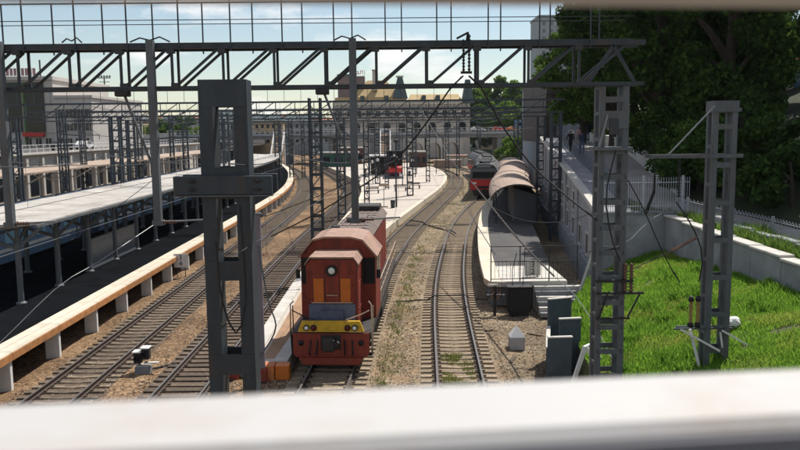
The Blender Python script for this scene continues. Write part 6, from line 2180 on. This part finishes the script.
# number boards
def board(loc, rz, txt, label, w, h, legs=.5, m=white_paint):
    s = thing('number_board', loc, label, 'sign', rz=rz)
    MB().bbox(-w / 2, w / 2, -.015, .015, legs, legs + h, .006).build('board', m, s)
    for x in (-w * .3, w * .3):
        MB().box(x - .02, x + .02, .016, .05, 0, legs + h * .9).build('leg', dark_iron, s)
    tm_ = text_mesh(txt[0], h * .52, ink, .003)
    obj(tm_, 'numeral', s, (0, -.0195, legs + h * .74), (R(90), 0, 0))
    tm_ = text_mesh(txt[1], h * .52, ink, .003)
    obj(tm_, 'numeral', s, (0, -.0195, legs + h * .27), (R(90), 0, 0))
board((-13.05, 47.5, -.25), R(-4), '34', 'white board numbered 3 over 4 beside the left platform edge', .86, .86, .62)
board((7.2, 39.3, 1.1), R(8), '32', 'pale board numbered 3 over 2 behind the platform end railing', .85, .78, .04, conc)
# equipment cabinet and striped stop at the right platform's end
ec = thing('equipment_cabinet', (6.1, 36.9, -.3), 'black equipment cabinet in front of the right platform end', 'cabinet')
MB().bbox(-.55, .55, -.3, .3, .15, 1.35, .03).build('body', black, ec)
MB().bbox(-.6, .6, -.35, .35, 1.353, 1.42, .02).build('lid', dark_iron, ec)
MB().box(-.45, .45, -.25, .25, 0, .15).build('foot', dark_iron, ec)
MB().tube([(-.3, 0, 1.42), (-.32, 0, 2.2), (-.1, .1, 3.0)], .02, 5).tube([(.2, 0, 1.42), (.25, 0, 2.4), (.3, .1, 3.2)], .02, 5).build('cable', black, ec)
sp_ = thing('line_bracket', (4.9, 36.6, -.3), 'cluster of pale insulators and striped bracket at the right platform corner', 'equipment')
MB().box(-.06, .06, -.06, .06, 0, 1.5).build('post', dark_iron, sp_)
for k in range(5):
    MB().bar((-.3 + k * .14, -.09, .9), (-.2 + k * .14, -.09, 1.2), .07, .03).build('stripe', loco_or if k % 2 else black, sp_)
i_ = MB()
insul(i_, (-.35, 0, 1.5), .5, .1, 5, 'x'); insul(i_, (.05, 0.1, 1.62), .5, .1, 5, 'x')
i_.build('insulator', conc, sp_)
MB().bar((-.4, 0, 1.4), (.6, 0, 1.4), .05).bar((-.4, -.06, 1.05), (.5, -.06, 1.05), .34, .02).build('crossbar', dark_iron, sp_)
# concrete retaining slabs at the foot of the slope
def slab(name, p0, p1, z0, z1, th, label, m=conc_dark):
    a = Vector(p0); c = Vector(p1)
    s = thing(name, ((a.x + c.x) / 2, (a.y + c.y) / 2, z0), label, 'slab', rz=math.atan2(c.y - a.y, c.x - a.x), group='concrete slabs holding the slope')
    L_ = (c - a).length
    MB().bbox(-L_ / 2, L_ / 2, -th / 2, th / 2, 0, z1 - z0, .02).build('panel', m, s)
    MB().bbox(-L_ / 2 - .02, L_ / 2 + .02, -th / 2 - .02, th / 2 + .02, z1 - z0 + .003, z1 - z0 + .06, .015).build('lit_top_edge', conc, s)  # sunlit top of the slab painted as a paler edge
slab_m = mat('slab_concrete_shade_dark', (0.075, 0.095, 0.115), .85, .3, 2, stain=(.14, .14, .14), stain_amt=.5, bump=.15)  # shade on the slab faces is put into this dark colour
slab('retaining_slab', (5.35, 26.2), (6.2, 26.25), -.35, 1.42, .12, 'nearest shade-dark concrete slab facing the camera at the slope foot', slab_m)
slab('retaining_slab', (6.05, 27.6), (6.85, 27.7), -.35, 1.72, .12, 'middle shade-dark concrete slab stepping up along the slope foot', slab_m)
slab('retaining_slab', (6.0, 29.4), (6.95, 29.7), -.35, 2.06, .14, 'farthest and tallest shade-dark concrete slab at the slope foot', slab_m)
slab('retaining_slab', (5.4, 26.4), (6.0, 29.3), -.35, 1.0, .12, 'low concrete slab running in depth beside the three upright ones', slab_m)
tr_ = thing('white_trestle', (6.35, 24.9, 0.7), 'white painted trestle of two leaning beams beside the slabs', 'trestle')
MB().bar((-.55, 0, -.9), (.0, .1, .75), .12).build('beam', white_paint, tr_)
MB().bar((-.0, .12, .75), (.75, .0, -.3), .12).build('beam', white_paint, tr_)
MB().bar((.2, .4, .72), (.95, .3, -.2), .12).build('beam', white_paint, tr_)
MB().bar((-.05, .1, .7), (.3, .5, .7), .1).build('beam', white_paint, tr_)
# leaning strut at the wall's near end
ls = thing('leaning_strut', tuple(at(577, 290, 36)), 'pale diagonal strut leaning beside the tall wall', 'strut')
p1_ = at(598, 237, 37)
MB().bar((0, 0, -.5), tuple(p1_ - ls.location), .1).build('beam', conc, ls)
MB().bbox(-.18, .18, -.18, .18, -.9, -.45, .03).build('foot', conc_dark, ls)
# crumpled white bag on the grass
bx_, by_ = 10.75, 24.0
bg = bmesh.new()
bmesh.ops.create_icosphere(bg, subdivisions=3, radius=.24)
for v in bg.verts:
    nn = mnoise.noise(v.co * 7) * .09 + mnoise.noise(v.co * 15) * .05
    v.co = v.co * (1 + nn * 2.2)
    v.co.z *= .75
    v.co.x *= 1.15
me = bpy.data.meshes.new('plastic_bag')
bg.to_mesh(me); bg.free()
me.materials.append(white_paint)
bgo = bpy.data.objects.new('plastic_bag', me)
COL.objects.link(bgo)
bgo.location = (bx_, by_, slope_z(bx_, by_) + .22)
tag(bgo, 'crumpled white plastic bag lying on the grass slope', 'bag')
# cables and one stand-in shadow line laid over the ballast
def ground_line(name, pts, r_, label, m=black):
    pp_ = crom([(x, y_, 0) for x, y_ in pts], .4)
    b = MB()
    b.tube([(p.x, p.y, max(gz(p.x, p.y) + r_, .015 if min(abs(p.x - xat(T, p.y)) for T in (T3, T4)) < .9 else -9)) for p in pp_], r_, 5)
    o = b.build(name, m)
    tag(o, label, 'cable')
gl = [gnd(396, 301, -.2), gnd(430, 300, -.2), gnd(462, 299, -.2), gnd(491, 299, -.2)]
ground_line('ground_cable_or_shadow', [(p.x, p.y) for p in gl], .035, 'black cable lying straight across the right-hand track')
gl = [gnd(408, 222, -.2), gnd(430, 226, -.2), gnd(447, 231, -.2), gnd(456, 236, -.2)]
ground_line('ground_cable_or_shadow', [(p.x, p.y) for p in gl], .06, 'dark line standing in for shadows across the track behind the locomotive')  # dark tube added in place of shadows falling across the track
gl = [gnd(152, 371, -.3), gnd(175, 366, -.3), gnd(190, 360, -.3)]
ground_line('ground_cable_or_shadow', [(p.x, p.y) for p in gl], .04, 'thin cable running from the dwarf signal to the next track')

# ================================================================== WIRES
def wire(name, pts, r_, label, m=wire_m, n=5, step=.5):
    pp_ = crom([tuple(p) for p in pts], step)
    o = MB().tube(pp_, r_, n).build(name, m)
    return tag(o, label, 'cable')
wire('jumper_cable', [at(463, 76, 19.7), at(452, 86, 20), at(430, 118, 21), at(405, 150, 21.5), at(380, 174, 22.2), at(317, 213, 24.5), at(264, 240, 26.9)], .022, 'heavy black jumper cable drooping left from the truss insulator', black)
wire('jumper_cable', [at(461, 77, 19.7), at(448, 92, 20), at(426, 124, 21), at(398, 155, 21.8), at(340, 187, 24), at(264, 217, 26.9)], .014, 'thinner second cable drooping left from the truss insulator', black)
wire('jumper_cable', [at(469, 76, 19.7), at(482, 88, 20), at(500, 122, 20.4), at(530, 163, 20.8), at(565, 195, 20.6), at(602, 224, 20.0)], .024, 'heavy black jumper cable drooping right from the truss insulator', black)
wire('anchor_wire', [at(420, 108, 62), at(452, 160, 52), at(475, 186, 46)], .02, 'upper thin end of the long anchor wire crossing the right track', wire_m)
wire('anchor_wire', [at(555, 277, 28), at(577, 298, 26), at(600, 335, 23.5), at(618, 372, 21.5)], .012, 'lower thin end of the anchor wire running down to the mast foot', wire_l)
ar = thing('anchor_insulator', tuple(at(513, 233, 36)), 'long dark rod insulator in the anchor wire above the right platform', 'insulator')
rod = [at(475, 186, 46), at(495, 211, 40), at(513, 233, 36), at(535, 257, 31.5), at(555, 277, 28)]
MB().tube([p - ar.location for p in crom([tuple(p) for p in rod], .6)], .035, 6).build('rod', dark_iron, ar)
pp_ = crom([tuple(p) for p in rod], .25)
shed_me = MB().lathe([(.03, -.03), (.085, 0), (.03, .03)], (0, 0, 0), 'z', 8).mesh('shed', glaze)
for p in pp_[6:-6:2][:26]:
    obj(shed_me, 'shed', ar, tuple(p - ar.location))
wire('sagging_wire', [at(484, 203, 45), at(520, 219, 36), at(560, 222, 28), at(598, 211, 20.2)], .014, 'thin wire sagging over the right platform to the gantry mast', black)
wire('sagging_wire', [at(540, 262, 30), at(570, 256, 26), at(598, 250, 20.2)], .014, 'lower thin wire sagging to the gantry mast', black)
wire('sagging_wire', [at(616, 150, 19.9), at(606, 195, 19.6), at(612, 240, 19.6), at(624, 270, 19.7)], .02, 'black cable dropping along the gantry mast to its brown insulators', black)
wire('jumper_cable', [at(628, 180, 20), at(645, 212, 20.5), at(664, 255, 21.2), at(683, 288, 21.7)], .016, 'black cable falling onto the ochre insulators', black)
wire('jumper_cable', [at(676, 202, 21.7), at(690, 222, 21.7), at(701, 248, 21.7), at(702, 270, 21.7), at(696, 290, 21.7)], .022, 'black loop of cable beside the slope mast', black)
wire('strain_wire', [at(626, 272, 20), at(650, 261, 20.7), at(671, 251, 21.2)], .012, 'thin wire from the gantry mast to the brown strain rod', black)
wire('strain_rod', [at(671, 251, 21.2), at(688, 242, 21.5), at(704, 233, 21.7)], .045, 'brown strain rod leading to the slope mast', glaze)
wire('guy_wire', [at(628, 213, 20), at(640, 210, 20.4), at(660, 214, 21), at(676, 204, 21.6)], .012, 'thin wire between the gantry mast and the side arm insulators', black)
wire('guy_wire', [at(600, 250, 20), at(626, 243, 20.2), at(650, 220, 20.8), at(672, 208, 21.4)], .014, 'pale wire rising from the gantry mast to the side arm', wire_l)
wire('guy_wire', [at(-20, 362, 15), at(10, 303 + 30, 15.4), at(60, 285, 16.4), at(98, 262, 17.4), at(158, 222, 19.6)], .010, 'thin pale guy wire in front of the left canopy columns', wire_l)
wire('guy_wire', [at(153, 180, 19.8), at(120, 205, 19), at(60, 248, 17)], .008, 'thin wire over the pale canopy roof', wire_m)
# overhead line above each track
def catenary(T, label):
    c = thing('overhead_line', (xat(T, 20), 20, 6.4), label, 'overhead line', group='overhead lines above the tracks')
    sup = [14, 20, 62, 100, 150, 200]
    cw = MB(); mw = MB(); dr = MB()
    pc, pm = [], []
    for a, b_ in zip(sup, sup[1:]):
        n_ = max(4, int((b_ - a) / 4))
        for k in range(n_):
            t_ = k / n_
            Y = a + (b_ - a) * t_
            x = xat(T, Y) + (.0)
            zm = 8.05 - 4 * .9 * t_ * (1 - t_) * min(1, (b_ - a) / 42)
            pc.append((x, Y, 6.35)); pm.append((x, Y, zm))
            if k % 2 == 1 and Y > 21:
                dr.tube([(x, Y, 6.35), (x, Y, zm)], .006, 3, False)
    cw.tube(pc, .010, 4).build('contact_wire', wire_m, c, world=True)
    mw.tube(pm, .010, 4).build('messenger_wire', wire_m, c, world=True)
    dr.build('droppers', wire_m, c, world=True)['kind'] = 'stuff'
catenary(T1, 'overhead contact wires above the leftmost track')
catenary(T2, 'overhead contact wires above the track with dark sleepers')
catenary(T3, 'overhead contact wires above the red locomotive')
catenary(T4, 'overhead contact wires above the right curving track')

# feeder wires strung between the gantries, and thin lighting poles on the platforms
fw = [(355, 104, 62, 300, 116, 150), (330, 104, 62, 285, 117, 150), (440, 103, 62, 420, 116, 150), (500, 104, 62, 450, 118, 165), (200, 104, 62, 262, 118, 150), (90, 106, 62, 215, 120, 150), (530, 108, 62, 470, 120, 170)]
lab_ = ['left of the near drop post', 'left of the station tower', 'right of the dark turret', 'towards the right mast', 'beside the big steel column', 'above the left canopies', 'ending near the narrow house']
for (a, b_, y0, c_, d_, y1), l_ in zip(fw, lab_):
    p0, p1 = at(a, b_, y0), at(c_, d_, y1)
    mid = (p0 + p1) / 2 - Vector((0, 0, .9))
    wire('feeder_wire', [p0, mid, p1], .022, 'thin feeder wire between the far gantries, ' + l_, wire_m, 4, 3.0)
for q, (px_, Yv, h) in enumerate(((340, 160, 8), (352, 132, 7.5), (402, 118, 8), (415, 140, 8), (436, 150, 9), (330, 175, 9), (445, 186, 9), (378, 170, 9))):
    o = thing('lighting_pole', (px2x(px_, Yv), Yv, .28), 'thin dark lighting pole on the middle platform, ' + ['second from its left end', 'left of the globe lamps', 'right of the slim lamp post', 'right of the steam engine', 'at the curved right edge', 'at its far left end', 'near the low brown shed', 'behind the shelter'][q], 'lamp post', group='lighting poles on the middle platform')
    MB().tube([(0, 0, 0), (0, 0, h)], [.09, .05], 6).build('pole', steel_far, o)
    MB().bar((-.1, 0, h), (1.2, 0, h + .15), .06).bbox(.9, 1.5, -.15, .15, h + .1, h + .22, .03).build('lamp_arm', steel_far, o)
# benches on the middle platform
for q, (px_, Yv) in enumerate(((400, 108), (414, 112), (372, 104))):
    o = thing('platform_bench', (px2x(px_, Yv), Yv, .3), 'dark slatted bench on the middle platform, ' + ['middle one', 'rightmost one', 'leftmost one'][q], 'bench', rz=R(15), group='benches on the middle platform')
    for k in range(3):
        MB().box(-.9, .9, -.25 + k * .17, -.12 + k * .17, .43, .47).build('seat_slat', loco_roof2, o)
    for k in range(2):
        MB().box(-.9, .9, .27, .30, .6 + k * .17, .72 + k * .17).build('back_slat', loco_roof2, o)
    for x in (-.75, .75):
        MB().box(x - .03, x + .03, -.25, .26, 0, .43).build('leg', dark_iron, o)
        MB().box(x - .025, x + .025, .302, .33, .3, .9).build('leg', dark_iron, o)
# clutter in front of the right platform end
o = thing('relay_cabinet', (8.0, 35.2, -.3), 'small grey relay cabinet standing on the gravel by the steps', 'cabinet')
MB().bbox(-.3, .3, -.2, .2, .1, 1.05, .02).build('body', conc_dark, o)
MB().bbox(-.33, .33, -.23, .23, 1.053, 1.1, .01).build('lid', steel, o)
MB().box(-.28, .28, -.18, .18, 0, .1).build('plinth', dark_iron, o)
MB().box(-.26, .26, -.212, -.2, .18, .98).build('door', steel_l, o)
for q, (x, y_, l_, rz) in enumerate(((3.9, 33.5, 1.1, 20), (6.2, 33.2, .7, -35), (4.6, 29.2, .9, 70))):
    o = thing('old_plank', (x, y_, gz(x, y_) + .03), ['weathered plank lying on the gravel near the right track', 'short weathered plank behind the white marker', 'weathered plank in front of the white marker'][q], 'plank', rz=R(rz), group='planks on the gravel')
    MB().bbox(-l_ / 2, l_ / 2, -.08, .08, -.03, .03, .01).build('board', wood_sl, o)

# cross-span wires sagging between the masts over the throat
cs_ = [(66, -30, 13, 9.2, 'before the second gantry, upper'), (66, -30, 13, 7.6, 'before the second gantry, lower'), (92, -22, 15, 9.4, 'beyond the pair of gantries, upper'), (92, -22, 15, 7.8, 'beyond the pair of gantries, lower'), (112, -20, 17, 9.3, 'above the benches, upper'), (112, -20, 17, 7.9, 'above the benches, lower'), (138, -34, 20, 9.6, 'above the steam engine, upper'), (138, -34, 20, 8.0, 'above the steam engine, lower'), (165, -36, 22, 9.8, 'before the viaduct, upper'), (165, -36, 22, 8.2, 'before the viaduct, lower')]
for Y, x0, x1, z, l_ in cs_:
    wire('cross_span_wire', [(x0, Y, z + 1.2), (x0 * .6 + x1 * .4, Y, z + .15), ((x0 + x1) / 2 + 3, Y, z), (x1, Y, z + 1.2)], .02, 'thin cross-span wire sagging over the tracks ' + l_, wire_m, 4, 2.0)
# ================================================================== thin summer haze
hz_ = MB().box(-1750, 1750, -60, 2700, -6, 120)
ho = hz_.build('haze', None)
ho.data.materials.clear()
hm = bpy.data.materials.new('haze')
hm.use_nodes = True
hm.node_tree.nodes.clear()
h_out = hm.node_tree.nodes.new('ShaderNodeOutputMaterial')
h_vol = hm.node_tree.nodes.new('ShaderNodeVolumePrincipled')
h_vol.inputs['Color'].default_value = (0.80, 0.88, 0.95, 1)
h_vol.inputs['Density'].default_value = 0.00006
h_vol.inputs['Anisotropy'].default_value = 0.2
hm.node_tree.links.new(h_vol.outputs['Volume'], h_out.inputs['Volume'])
ho.data.materials.append(hm)
tag(ho, 'thin blue summer haze filling the air over the station', 'haze', kind='stuff')
